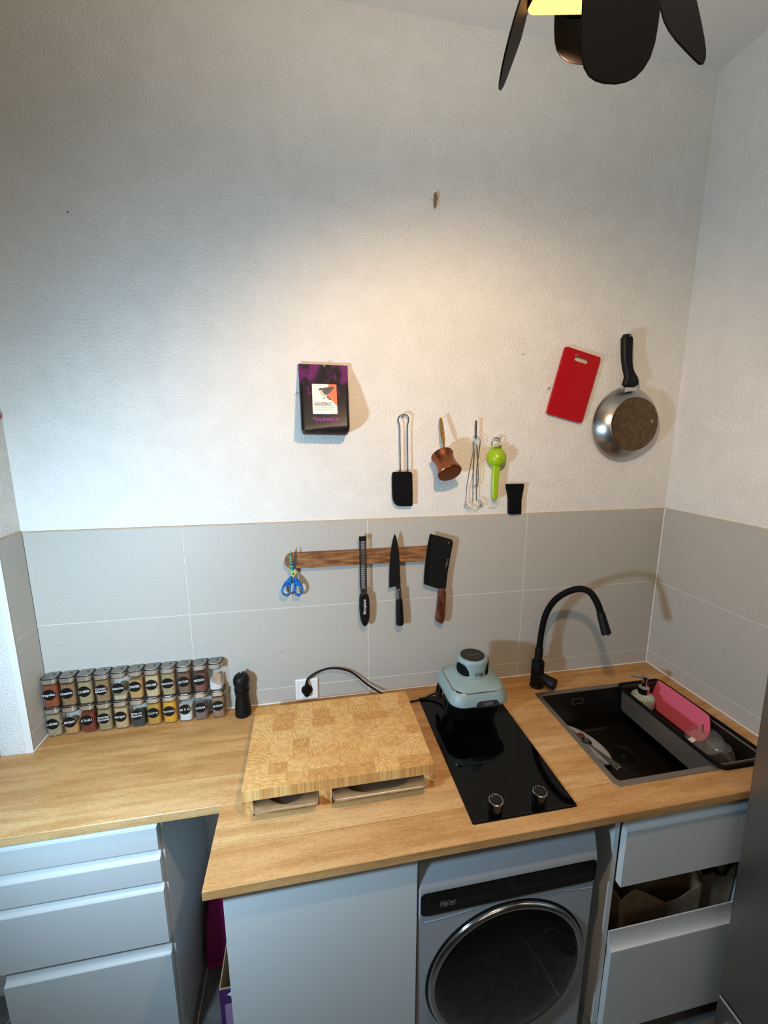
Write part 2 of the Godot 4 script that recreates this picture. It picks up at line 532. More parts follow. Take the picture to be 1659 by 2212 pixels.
func room() -> void:
	var p: Material = M.plaster
	var back := slab("wall_back", Vector3(XL - 0.1, -H, -0.16), Vector3(XR + 0.1, CEIL, -0.007), p)
	tag(back, "white woodchip plaster wall with grey tile splashback behind the worktop", "wall")
	# tiles on the back wall
	var g := 0.001
	var xs := [XL, -0.602, 0.0, 0.602, XR]
	var ys := [TILE_TOP, TILE_TOP - 0.302, TILE_TOP - 0.604, -0.02]
	put(MB.new().box(Vector3(XL, -0.02, -0.008), Vector3(XR, TILE_TOP - 0.001, -0.0012)), "grout", M.grout, back)
	for i in 4:
		for j in 3:
			var t := MB.new().box(Vector3(xs[i] + g, ys[j + 1] + g, -0.008), Vector3(xs[i + 1] - g, ys[j] - g, 0.0), 0.0006)
			put(t, "tile", M.tile[(i + j) % 3], back)
	put(MB.new().box(Vector3(XL, TILE_TOP - 0.0012, -0.0085), Vector3(XR, TILE_TOP + 0.0016, -0.0008), 0.0006), "tile_edge", M.tile_edge, back)
	put(MB.new().box(Vector3(XL, 0.0, -0.001), Vector3(XR, 0.005, 0.003), 0.002), "sealant_bead", M.grout, back)
	# left: the block whose short tiled return faces the worktop
	var left := slab("wall_left", Vector3(-2.4, -H, -0.16), Vector3(XL - 0.007, CEIL, 0.1055), p)
	tag(left, "white plastered wall block at the left with a narrow tiled return", "wall")
	put(MB.new().box(Vector3(XL - 0.008, -0.02, 0.0), Vector3(XL - 0.0012, TILE_TOP - 0.001, 0.106)), "grout", M.grout, left)
	for j in 3:
		put(MB.new().box(Vector3(XL - 0.008, ys[j + 1] + g, 0.001), Vector3(XL, ys[j] - g, 0.106), 0.0006), "tile", M.tile[j % 3], left)
	put(MB.new().box(Vector3(XL - 0.0085, TILE_TOP - 0.0012, 0.0), Vector3(XL - 0.0008, TILE_TOP + 0.0016, 0.106), 0.0006), "tile_edge", M.tile_edge, left)
	put(MB.new().box(Vector3(XL - 0.02, -0.001, 0.1055), Vector3(XL + 0.001, TILE_TOP - 0.002, 0.1085), 0.001), "edge_bead", M.grout, left)
	put(MB.new().box(Vector3(XL - 0.001, 0.0, 0.0), Vector3(XL + 0.003, 0.005, 0.106), 0.002), "sealant_bead", M.grout, left)
	slab("wall_left_far", Vector3(-2.5, -H, 0.1), Vector3(-2.4, CEIL, 2.7), M.unseen_dark_wall)
	# right: a tiled pier, then the niche that holds the fridge
	var right := slab("wall_right", Vector3(XR + 0.007, -H, -0.16), Vector3(1.6, CEIL, 0.64), p)
	tag(right, "white plaster wall at the right with grey tiles beside the sink", "wall")
	put(MB.new().box(Vector3(XR + 0.0012, -0.02, 0.0), Vector3(XR + 0.008, TILE_TOP - 0.001, 0.64)), "grout", M.grout, right)
	for j in 3:
		put(MB.new().box(Vector3(XR, ys[j + 1] + g, 0.003), Vector3(XR + 0.008, ys[j] - g, 0.602), 0.0006), "tile", M.tile[(j + 1) % 3], right)
		put(MB.new().box(Vector3(XR, ys[j + 1] + g, 0.604), Vector3(XR + 0.008, ys[j] - g, 0.64), 0.0006), "tile", M.tile[(j + 2) % 3], right)
	put(MB.new().box(Vector3(XR + 0.0008, TILE_TOP - 0.0012, 0.0), Vector3(XR + 0.0085, TILE_TOP + 0.0012, 0.64), 0.0006), "tile_edge", M.tile_edge, right)
	put(MB.new().box(Vector3(XR - 0.004, 0.0, -0.001), Vector3(XR + 0.001, TILE_TOP, 0.004), 0.002), "corner_bead", M.grout, right)
	put(MB.new().box(Vector3(XR - 0.003, 0.0, 0.0), Vector3(XR + 0.001, 0.005, 0.64), 0.002), "sealant_bead", M.grout, right)
	slab("wall_right_far", Vector3(1.6, -H, 0.6), Vector3(1.7, CEIL, 2.7), M.unseen_dark_wall)
	# rear wall out of view; its unseen window is placed to light the room softly
	var wx := [-1.0, 0.6]
	var wy := [1.32, 2.04]
	var rear := slab("wall_rear", Vector3(-2.5, -H, 2.6), Vector3(1.7, wy[0], 2.7), M.unseen_dark_wall)
	put(MB.new().box(Vector3(-2.5, wy[1], 2.6), Vector3(1.7, CEIL, 2.7)), "wall_panel", M.unseen_dark_wall, rear)
	put(MB.new().box(Vector3(-2.5, wy[0], 2.6), Vector3(wx[0], wy[1], 2.7)), "wall_panel", M.unseen_dark_wall, rear)
	put(MB.new().box(Vector3(wx[1], wy[0], 2.6), Vector3(1.7, wy[1], 2.7)), "wall_panel", M.unseen_dark_wall, rear)
	var pane := std(col(236, 234, 218), 0.5)
	pane.emission_enabled = true
	pane.emission = col(236, 234, 218)
	pane.emission_energy_multiplier = 0.5
	var win := slab("unseen_window_1", Vector3(wx[0], wy[0], 2.62), Vector3(wx[1], wy[1], 2.63), pane)
	var fr := MB.new()
	for x: float in [wx[0] + 0.02, (wx[0] + wx[1]) / 2, wx[1] - 0.02]:
		fr.box(Vector3(x - 0.02, wy[0], 2.605), Vector3(x + 0.02, wy[1], 2.619), 0.003)
	for y: float in [wy[0] + 0.02, wy[1] - 0.02]:
		fr.box(Vector3(wx[0], y - 0.02, 2.605), Vector3(wx[1], y + 0.02, 2.619), 0.003)
	put(fr, "unseen_window_frame", M.white_plastic, win)
	slab("ceiling", Vector3(-2.5, CEIL, -0.16), Vector3(1.7, CEIL + 0.12, 2.7), M.smooth_plaster)
	var fl := slab("floor", Vector3(-2.5, -H - 0.12, -0.16), Vector3(1.7, -H - 0.002, 2.7), M.grout)
	for i in 7:
		for j in 4:
			put(MB.new().box(Vector3(-2.403 + 0.6 * i, -H - 0.006, -0.1 + 0.6 * j), Vector3(-1.806 + 0.6 * i, -H, 0.497 + 0.6 * j), 0.001), "tile", M.floor_tile, fl)
	# marks on the tiles and the plaster
	var marks := MB.new()
	for q: Array in [[-0.318, 0.196, 3], [-0.312, 0.198, 4], [-0.307, 0.2, 3], [-0.298, 0.201, 4], [-0.294, 0.199, 3], [-0.285, 0.207, 4], [-0.28, 0.209, 3]]:
		marks.prism(circle(Vector2(q[0], q[1]), 0.0009, 5, 0.0016, 0.3 * q[2]), -0.0001, 0.0002)
	put(marks, "scuff_mark", std(col(96, 94, 90), 0.8), back)
	var dots := MB.new()
	for q: Array in [[-0.821, 1.555, 0.0022], [0.214, 1.677, 0.0018], [0.549, 1.264, 0.0016], [0.655, 1.16, 0.0014]]:
		dots.prism(circle(Vector2(q[0], q[1]), q[2], 7), -0.008, -0.0066)
	put(dots, "nail_hole", std(col(58, 54, 48), 0.9), back)
	var plug := thing("wall_plug", "small broken brown wooden plug left in the bare upper wall", "wall plug", Vector3(0.222, 1.672, -0.007))
	put(MB.new().prism(smooth(V([[0.219, 1.695], [0.2215, 1.690], [0.2245, 1.696], [0.226, 1.688], [0.229, 1.684], [0.229, 1.675], [0.226, 1.672], [0.2265, 1.660], [0.223, 1.651], [0.219, 1.657]]), 1), -0.008, 0.004, 0.001), "stub", std(col(132, 104, 72), 0.8), plug)

func worktop() -> void:
	var t := thing("worktop", "oiled oak stave worktop with a stepped front edge", "worktop", Vector3(0, -0.025, 0))
	var zs := [0.0, 0.088, 0.132, 0.215, 0.305, 0.408, 0.47, 0.53, 0.624]
	var tone := [2, 0, 1, 0, 3, 1, 3, 0]
	var y0 := -0.025
	for i in 8:
		var z0: float = zs[i]
		var z1: float = zs[i + 1]
		var x0 := -0.4514 if i >= 5 else (XL if i == 0 else -2.0)
		var cuts := [[x0, XR - 0.001]]
		if z0 >= 0.131 and z1 <= 0.531: cuts = [[x0, 0.624], [1.125, XR - 0.001]]
		for c in cuts:
			var b := MB.new()
			if i == 0:
				b.box(Vector3(XL, y0, z0), Vector3(c[1], 0, z1), 0.0)
			elif i == 1:      # the stave behind which the left wall block ends
				b.box(Vector3(XL + 0.001, y0, z0), Vector3(c[1], 0, 0.1085), 0.0)
				b.box(Vector3(c[0], y0, 0.1085), Vector3(c[1], 0, z1), 0.0)
			else:
				b.box(Vector3(c[0], y0, z0), Vector3(c[1], 0, z1), 0.0015 if i == 7 or i == 4 else 0.0)
			put(b, "stave", M.oak[tone[i]], t)

func cabinets() -> void:
	var w: Material = M.white_lacquer
	# drawer unit on the left, shallow
	var d := thing("drawer_unit", "shallow white drawer unit with four grooved fronts under the left worktop", "drawer unit", Vector3(-0.825, -H, 0.24))
	carcass(d, -1.03, -0.615, 0.002, 0.365, -0.79, -0.026)
	for f: Array in [[-0.128, -0.059], [-0.232, -0.16], [-0.437, -0.262], [-0.8, -0.481]]:
		grooved_front(d, -1.033, -0.622, f[0], f[1], 0.367, 0.385, 0.0185 if f[1] < -0.1 else 0.02)
	put(MB.new().box(Vector3(-1.03, -H, 0.02), Vector3(-0.62, -0.79, 0.32)), "plinth", w, d)
	# the integrated dishwasher: a plain white front
	var dw := thing("dishwasher", "plain white integrated dishwasher front left of the washing machine", "dishwasher", Vector3(-0.19, -H, 0.3))
	put(MB.new().box(Vector3(-0.408, -0.86, 0.05), Vector3(0.022, -0.03, 0.578)), "body", w, dw)
	put(MB.new().box(Vector3(-0.4165, -0.82, 0.58), Vector3(0.0305, -0.0265, 0.6), 0.0012), "door", w, dw)
	put(MB.new().box(Vector3(-0.4, -H, 0.08), Vector3(0.02, -0.86, 0.54)), "plinth", w, dw)
	# the sink cabinet with one drawer front pulled out and the middle one missing
	var s := thing("sink_cabinet", "white sink cabinet with a missing middle drawer front", "cabinet", Vector3(0.89, -H, 0.3))
	carcass(s, 0.585, 1.19, 0.02, 0.583, -0.79, -0.19, true)
	grooved_front(s, 0.603, 1.19, -0.262, -0.082, 0.586, 0.605, 0.02)
	grooved_front(s, 0.603, 1.19, -0.8, -0.492, 0.583, 0.602, 0.045)
	put(MB.new().box(Vector3(0.6, -H, 0.06), Vector3(1.19, -0.79, 0.53)), "plinth", w, s)

func carcass(o: Node3D, x0: float, x1: float, z0: float, z1: float, y0: float, y1: float, tall_side := false) -> void:
	var w: Material = M.white_lacquer
	var t := 0.016
	put(MB.new().box(Vector3(x0, y0, z0), Vector3(x0 + t, -0.0265 if tall_side else y1, z1), 0.0006), "side_panel", w, o)
	put(MB.new().box(Vector3(x1 - t, y0, z0), Vector3(x1, y1, z1), 0.0006), "side_panel", w, o)
	put(MB.new().box(Vector3(x0 + t, y0, z0), Vector3(x1 - t, y0 + t, z1 - 0.001)), "bottom_panel", w, o)
	put(MB.new().box(Vector3(x0 + t, y0 + t, z0), Vector3(x1 - t, y1, z0 + 0.008)), "back_panel", w, o)

# a drawer front whose top edge is hollowed into a grip: below the groove it is a flat face
func grooved_front(o: Node3D, x0: float, x1: float, y0: float, y1: float, z0: float, z1: float, groove: float) -> void:
	var out := [[z0, y0], [z1, y0], [z1, y1 - 0.001], [z1 - 0.001, y1]]
	for k in range(0, 9):
		var a := deg_to_rad(90.0 * k / 8.0)
		out.append([z1 - 0.002 - (z1 - z0 - 0.005) * sin(a), y1 + groove * (1.0 - cos(a)) * 0.9 + 0.0006 * k])
	out.append([z1 - 0.002 - (z1 - z0 - 0.005), y1 + groove * 1.15])
	out.append([z0, y1 + groove * 1.15])
	var b := MB.new()
	b.xf = Transform3D(Basis(Vector3(0, 0, 1), Vector3(0, 1, 0), Vector3(-1, 0, 0)), Vector3(0, 0, 0))
	b.prism(V(out), -x1, -x0, 0.0)
	put(b, "drawer_front", M.white_lacquer, o)

func hook(at: Vector3, label: String, eye := true) -> void:
	var h := thing("wall_hook", label, "hook", at, "small metal screw hooks in the plaster")
	put(MB.new().tube([Vector3(at.x, at.y, -0.012), Vector3(at.x, at.y, at.z + 0.012)], 0.0013, 8), "shank", M.chrome, h)
	var c := []
	for k in 9:
		var a := deg_to_rad(-120 + 27 * k)
		c.append(Vector3(at.x + sin(a) * 0.004, at.y - 0.001 + cos(a) * 0.0045, at.z + 0.012))
	if eye: put(MB.new().tube(c, 0.0011, 8), "eye", M.chrome, h)

func wall_things() -> void:
	# coffee bag with its label
	var b := thing("coffee_bag", "black and purple coffee bag with a white bird label hanging on the wall", "coffee bag", Vector3(-0.138, 0.95, 0.03))
	var m := MB.new()
	var rings := []
	for s: Array in [[0.953, 0.135, 0.012, 0.062, 0.010], [0.957, 0.142, 0.008, 0.070, 0.014], [0.967, 0.149, 0.006, 0.085, 0.012], [0.985, 0.150, 0.004, 0.083, 0.012], [1.03, 0.151, 0.003, 0.070, 0.014], [1.08, 0.153, 0.002, 0.052, 0.014], [1.12, 0.154, 0.001, 0.032, 0.010], [1.15, 0.155, 0.001, 0.016, 0.005], [1.172, 0.156, 0.004, 0.009, 0.002]]:
		var r := PackedVector3Array()
		var o := rrect(-s[1] / 2, s[2], s[1] / 2, s[3], s[4], 4)
		for k in range(o.size() - 1, -1, -1):
			var p := o[k]
			r.append(Vector3(-0.138 + p.x, s[0] + 0.0015 * sin(p.x * 90.0 + s[0] * 40.0), p.y + 0.0022 * sin(p.x * 70.0 + s[0] * 130.0) * clampf((1.16 - s[0]) * 12, 0, 1)))
		rings.append(r)
	m.crease = 60.0
	m.loft(rings)
	# printed foil: purple clouds at the top on black, as the print itself runs
	var nz := sampler(noise_image(256, 0.02, 33, 4))
	var foil := std(Color.WHITE, 0.42, 0.0, 0.5)
	foil.albedo_texture = paint(256, 256, func(u: float, v: float) -> Color:
		var n: float = nz.call(u * 0.9, v * 0.8)
		var side := absf(u - 0.55) * 1.6
		var top := clampf((0.62 - v) * 2.2, 0, 1)
		var k := clampf((n - 0.66 + 0.5 * top * clampf(side * 2.0, 0.1, 1.0) + 0.1 * top) * 1.9, 0, 1)
		return col(17, 14, 17).lerp(col(104, 26, 98), k))
	for i in m.v.size():
		m.uv[i] = Vector2((m.v[i].x + 0.218) / 0.16, (1.173 - m.v[i].y) / 0.22)
	put(m, "pouch", foil, b)
	var tilt := Basis(Vector3.RIGHT, deg_to_rad(-17))
	var lab := MB.new()
	lab.xf = Transform3D(tilt, Vector3(-0.1385, 1.0625, 0.0665))
	lab.prism(rrect(-0.0375, -0.0475, 0.0375, 0.0475, 0.002, 3), -0.004, 0.0006)
	for i in lab.v.size():
		var p := lab.xf.affine_inverse() * lab.v[i]
		lab.uv[i] = Vector2((p.x + 0.0375) / 0.075, (0.0475 - p.y) / 0.095)
	var lm := std(Color.WHITE, 0.6)
	lm.albedo_texture = bird_label()
	var lo := put(lab, "label", lm, b, "white bird label")
	text("GOLDFINCH", Vector3(-0.1445, 1.0475, 0.0727), 0.0085, 0.0003, M.dark_print, lo, 0.05, "Droid Sans", tilt)
	var tilt2 := Basis(Vector3.RIGHT, deg_to_rad(-17))
	text("Flying Roasters", Vector3(-0.143, 1.0005, 0.0832), 0.011, 0.0003, M.violet_print, b, 0.066, "Droid Serif", tilt2)
	var st := PackedVector2Array()
	for k in 10:
		var a := PI / 2 + TAU * k / 10
		st.append(Vector2(cos(a), sin(a)) * (0.0062 if k % 2 == 0 else 0.0026))
	var sm := MB.new()
	sm.xf = Transform3D(tilt2, Vector3(-0.102, 1.0005, 0.0832))
	sm.prism(st, -0.002, 0.0003, 0.0, [circle(Vector2.ZERO, 0.0014, 6)])
	put(sm, "star", M.violet_print, b)
	hook(Vector3(-0.1353, 1.166, 0.008), "chrome hook through the top of the coffee bag")
	hook(Vector3(-0.2206, 1.0844, 0.0), "bare metal hook at the left edge of the coffee bag")
	# silicone spatula
	var sp := thing("spatula", "black silicone spatula with a long steel wire loop handle", "spatula", Vector3(0.12, 0.71, 0.012))
	put(MB.new().prism(smooth(V([[0.0923, 0.83], [0.0871, 0.8278], [0.0847, 0.8217], [0.0856, 0.746], [0.0892, 0.7285], [0.0981, 0.715], [0.1105, 0.7104], [0.155, 0.7096], [0.1582, 0.7131], [0.1558, 0.8204], [0.1526, 0.8273], [0.1466, 0.8298]])), 0.005, 0.019, 0.003), "blade", M.black_rubber, sp)
	var lp := []
	for p: Array in [[0.1143, 0.8297], [0.1133, 0.8754], [0.1114, 0.9422], [0.1105, 0.9817], [0.1052, 1.0029], [0.1103, 1.016], [0.1232, 1.0209], [0.1366, 1.0162], [0.1415, 1.0031], [0.1373, 0.9818], [0.1373, 0.9422], [0.1391, 0.8752], [0.1402, 0.8292]]:
		lp.append(Vector3(p[0], p[1], 0.012))
	put(MB.new().tube(curve(lp, 5), 0.0022, 8), "handle", M.chrome, sp)
	hook(Vector3(0.1235, 1.0165, 0.0), "chrome hook holding the black spatula's wire loop")
	# cezve
	var cz := thing("coffee_pot", "small copper coffee pot hung by its pierced brass handle", "coffee pot", Vector3(0.26, 0.83, 0.08))
	var axis := Vector3(0.01, -0.052, 0.05)
	var pot := MB.new()
	pot.xf = aim(Vector3(0.2495, 0.8835, 0.050), axis)
	pot.lathe([[0.0335, 0.012], [0.0365, -0.004], [0.0385, -0.004], [0.0385, 0.002], [0.0345, 0.012], [0.033, 0.022], [0.0335, 0.04], [0.0365, 0.056], [0.0405, 0.068], [0.0412, 0.073], [0.0395, 0.0755], [0.037, 0.0762], [0.0, 0.0757]], 36, false, false)
	put(pot, "body", M.copper, cz)
	var tin := MB.new()
	tin.xf = pot.xf
	tin.lathe([[0.0, 0.070], [0.036, 0.068], [0.0325, 0.04], [0.032, 0.022], [0.0335, 0.012]], 32, false, false)
	put(tin, "lining", M.brushed, cz)
	var hd := MB.new()
	hd.xf = Transform3D(Basis(Vector3.BACK, deg_to_rad(4)) * Basis(Vector3.RIGHT, deg_to_rad(-13)), Vector3(0.2575, 0.892, 0.050))
	var holes := []
	for k in 7:
		holes.append(circle(Vector2(-0.0022 if k % 2 == 0 else 0.0022, 0.048 + 0.0095 * k), 0.0024, 8))
	hd.prism(smooth(V([[-0.0035, -0.006], [0.0035, -0.006], [0.0028, 0.03], [0.0062, 0.042], [0.0068, 0.08], [0.006, 0.105], [0.003, 0.122], [-0.003, 0.122], [-0.006, 0.105], [-0.0068, 0.08], [-0.0062, 0.042], [-0.0028, 0.03]])), -0.0022, 0.0022, 0.0006, holes)
	put(hd, "handle", M.brass, cz)
	for k in 3:
		var rv := MB.new()
		rv.xf = aim(Vector3(0.249 + 0.0085 * k, 0.8805 - 0.001 * absf(k - 1), 0.0865 - 0.001 * absf(k - 1)), Vector3(0, 0.55, 0.8))
		rv.lathe([[0.0045, -0.004], [0.0042, 0.001], [0.0, 0.0028]], 12)
		put(rv, "rivet", M.brass, cz)
	hook(Vector3(0.2525, 1.0075, 0.006), "metal hook above the copper coffee pot", false)
	# coil whisk
	var wh := thing("whisk", "chrome wire whisk with a coiled spring foot", "whisk", Vector3(0.38, 0.69, 0.015))
	put(MB.new().tube([Vector3(0.3815, 0.94, 0.014), Vector3(0.3797, 1.0, 0.014), Vector3(0.3796, 1.003, 0.014)], [0.004, 0.004, 0.002], 10), "grip", M.chrome, wh)
	for line: Array in [[[0.3773, 0.9518], [0.3704, 0.9416], [0.3715, 0.9141], [0.366, 0.8657], [0.3605, 0.8167], [0.3568, 0.7671], [0.3556, 0.7205]], [[0.38, 0.9484], [0.377, 0.9141], [0.3743, 0.8725], [0.3749, 0.8305], [0.3779, 0.7845], [0.3822, 0.7161]], [[0.3804, 0.9518], [0.3911, 0.9416], [0.3943, 0.928], [0.3924, 0.8867], [0.3893, 0.8311], [0.3928, 0.7746], [0.3956, 0.7281]], [[0.3815, 0.9484], [0.3832, 0.9244], [0.3874, 0.8863], [0.3915, 0.84], [0.3965, 0.7848], [0.3895, 0.7764], [0.381, 0.7716], [0.3759, 0.7767]]]:
		var q := []
		for i in line.size(): q.append(Vector3(line[i][0], line[i][1], 0.014 + 0.008 * sin(i * 0.8)))
		put(MB.new().tube(curve(q, 4), 0.0015, 7), "wire", M.chrome, wh)
	var coil := []
	for k in 150:
		var t := k / 149.0
		var a := deg_to_rad(150 + 280 * t)
		var s := TAU * 22 * t
		coil.append(Vector3(0.383 + cos(a) * (0.031 + 0.0045 * cos(s)), 0.712 + sin(a) * (0.017 + 0.0045 * cos(s)), 0.014 + 0.0045 * sin(s)))
	put(MB.new().tube(coil, 0.0008, 5), "spring", M.chrome, wh)
	# lime squeezer
	var ls := thing("citrus_squeezer", "lime green hand citrus squeezer with a perforated bowl", "citrus squeezer", Vector3(0.46, 0.72, 0.02))
	var bowl := MB.new()
	bowl.xf = Transform3D(Basis(Vector3.RIGHT, PI / 2), Vector3(0.461, 0.874, 0.008))
	bowl.lathe([[0.0345, 0.0], [0.0352, 0.006], [0.033, 0.018], [0.027, 0.03], [0.016, 0.039], [0.0, 0.042]], 32)
	put(bowl, "bowl", M.lime, ls)
	for p: Array in [[0.4592, 0.887], [0.4686, 0.8852], [0.454, 0.8795], [0.4641, 0.8784], [0.4738, 0.8783], [0.4601, 0.8698], [0.4695, 0.8697]]:
		var d := Vector2(p[0] - 0.461, p[1] - 0.874).length()
		var hm := MB.new()
		hm.xf = aim(Vector3(p[0], p[1], 0.0495 - d * d * 24.0), Vector3((p[0] - 0.461) * 20, (p[1] - 0.874) * 20, 1))
		hm.lathe([[0.0016, -0.001], [0.0016, 0.0006], [0.0, 0.0006]], 8)
		put(hm, "juice_hole", M.black_matte, ls)
	put(MB.new().prism(V([[0.446, 0.86], [0.4434, 0.8171], [0.4433, 0.7818], [0.4464, 0.7354], [0.4498, 0.7274], [0.4576, 0.7242], [0.4655, 0.7312], [0.4667, 0.7456], [0.468, 0.8025], [0.472, 0.86]]), 0.014, 0.032, 0.004), "handle", M.lime, ls)
	put(MB.new().prism(rrect(0.4405, 0.9, 0.4755, 0.918, 0.003), 0.008, 0.024, 0.002, [rrect(0.45, 0.899, 0.466, 0.912, 0.002, 2)]), "hinge", M.lime, ls)
	put(MB.new().prism(V([[0.4507, 0.83], [0.4455, 0.75], [0.4435, 0.6941], [0.4725, 0.6932], [0.4775, 0.7096], [0.472, 0.83]]), 0.001, 0.007, 0.002), "lower_handle", clear(Color(0.97, 0.98, 0.95), 0.3, 0.1), ls, "clear plastic lower handle")
	var lr := []
	for k in 13:
		var a := deg_to_rad(-40 + 260.0 * k / 12)
		lr.append(Vector3(0.4565 + cos(a) * 0.0155, 0.929 + sin(a) * 0.0145, 0.014))
	put(MB.new().tube(lr, 0.0022, 8), "hanging_loop", M.chrome, ls)
	hook(Vector3(0.4745, 0.942, 0.0), "chrome hook above the green citrus squeezer")
	# black scraper standing on the tile edge
	var sc := thing("scraper", "black flared plastic scraper standing on the tile ledge", "scraper", Vector3(0.545, TILE_TOP + 0.0016, 0.006))
	put(MB.new().prism(V([[0.5066, 0.778], [0.5181, 0.7267], [0.5199, 0.6898], [0.5214, 0.67], [0.5267, 0.6664], [0.5683, 0.6664], [0.5709, 0.6702], [0.5688, 0.7216], [0.5728, 0.7509], [0.5761, 0.7776]]), -0.0005, 0.014, 0.002), "blade", M.black_rubber, sc)
	for i in 5:
		for j in 3:
			var nb := MB.new()
			nb.xf = Transform3D(Basis(Vector3.RIGHT, PI / 2), Vector3(0.5285 + 0.0085 * i, 0.676 + 0.009 * j, 0.0135))
			nb.lathe([[0.0018, 0.0], [0.0014, 0.0012], [0.0, 0.0014]], 8)
			put(nb, "grip_dot", M.black_rubber, sc)
	# red board
	var rb := thing("red_cutting_board", "tilted red plastic cutting board hung by its slot", "cutting board", Vector3(0.744, 1.0, 0.006))
	var bm := MB.new()
	var u := Vector2(0.141, -0.034).normalized()
	var ang := u.angle()
	bm.xf = Transform3D(Basis(Vector3.BACK, ang), Vector3(0.7445, 1.1255, 0.0))
	bm.prism(rrect(-0.0735, -0.118, 0.0735, 0.118, 0.0095), 0.002, 0.012, 0.0012, [rrect(-0.0295, 0.081, 0.0315, 0.0985, 0.0085, 4)])
	put(bm, "board", M.red, rb)
	hook(Vector3(0.746, 1.2278, 0.0), "metal hook in the slot of the red cutting board")
	hook(Vector3(0.6509, 1.1145, -0.004), "metal hook left of the red cutting board")
	hook(Vector3(0.548, 1.227, -0.006), "lone metal hook on the bare wall left of the red board", false)
	# frying pan, its bottom to the room
	var pn := thing("frying_pan", "steel frying pan with a scorched base hung by a black handle", "frying pan", Vector3(0.972, 0.865, 0.02))
	var pm := MB.new()
	pm.xf = Transform3D(Basis(Vector3.RIGHT, PI / 2), Vector3(0.972, 0.9905, 0.0))
	pm.lathe([[0.12, 0.012], [0.131, 0.001], [0.1345, 0.002], [0.1342, 0.006], [0.128, 0.016], [0.116, 0.033], [0.103, 0.046], [0.0965, 0.0495], [0.0955, 0.0515]], 64, false, false)
	pm.crease = 50
	put(pm, "side", M.steel, pn)
	var inside := MB.new()
	inside.xf = pm.xf
	inside.lathe([[0.0, 0.046], [0.095, 0.045], [0.113, 0.031], [0.12, 0.012]], 48, false, false)
	put(inside, "inside", M.black_matte, pn)
	var bs := MB.new()
	bs.xf = pm.xf
	bs.lathe([[0.0955, 0.0515], [0.0945, 0.0545], [0.091, 0.0555], [0.0, 0.0555]], 56, false, false)
	for i in bs.v.size(): bs.uv[i] = Vector2((bs.v[i].x - 0.875) / 0.2, (bs.v[i].y - 0.89) / 0.2)
	var scorch := sampler(noise_image(256, 0.025, 21, 4))
	var sm2 := std(Color.WHITE, 0.38, 0.75)
	sm2.albedo_texture = paint(256, 256, func(x: float, y: float) -> Color:
		var n: float = scorch.call(x, y)
		var r := Vector2(x - 0.48, y - 0.5).length()
		var c := col(92, 74, 55).lerp(col(116, 92, 64), clampf((n - 0.3) * 1.6, 0, 1))
		if absf(r - 0.09) < 0.004 or absf(r - 0.13) < 0.003: c = c.lightened(0.12)
		if Vector2((x - 0.83) * 1.0, (y - 0.56) * 0.6).length() < 0.02: c = col(170, 150, 124)
		return c)
	put(bs, "base", sm2, pn, "brown scorched pan base")
	put(MB.new().prism(V([[0.931, 1.1235], [0.934, 1.096], [0.988, 1.096], [0.987, 1.1245]]), 0.012, 0.03, 0.003), "ferrule", M.chrome, pn)
	put(MB.new().prism(smooth(V([[0.9036, 1.3], [0.909, 1.2428], [0.9178, 1.1954], [0.9329, 1.1595], [0.9308, 1.1473], [0.9254, 1.1228], [0.9839, 1.1233], [0.9817, 1.1515], [0.962, 1.1724], [0.95, 1.1963], [0.9441, 1.244], [0.9407, 1.3006]])), 0.018, 0.042, 0.004, [circle(Vector2(0.9227, 1.287), 0.004, 8, 0.008)]), "handle", M.black_matte, pn)
	put(MB.new().prism(V([[0.95, 1.166], [0.9535, 1.141], [0.961, 1.141], [0.9565, 1.156]]), 0.04, 0.0426, 0.0), "handle_slot", M.black_gloss, pn)
	hook(Vector3(0.9227, 1.2905, 0.036), "chrome hook through the black pan handle")
	# the red strip at the left edge, on the return above the tiles
	var rs := thing("red_strip", "thin red strip on the plaster at the far left", "strip", Vector3(-1.053, 1.0, 0.03))
	put(MB.new().box(Vector3(-1.0585, 0.999, 0.003), Vector3(-1.054, 1.013, 0.09), 0.001), "strip", M.red, rs)

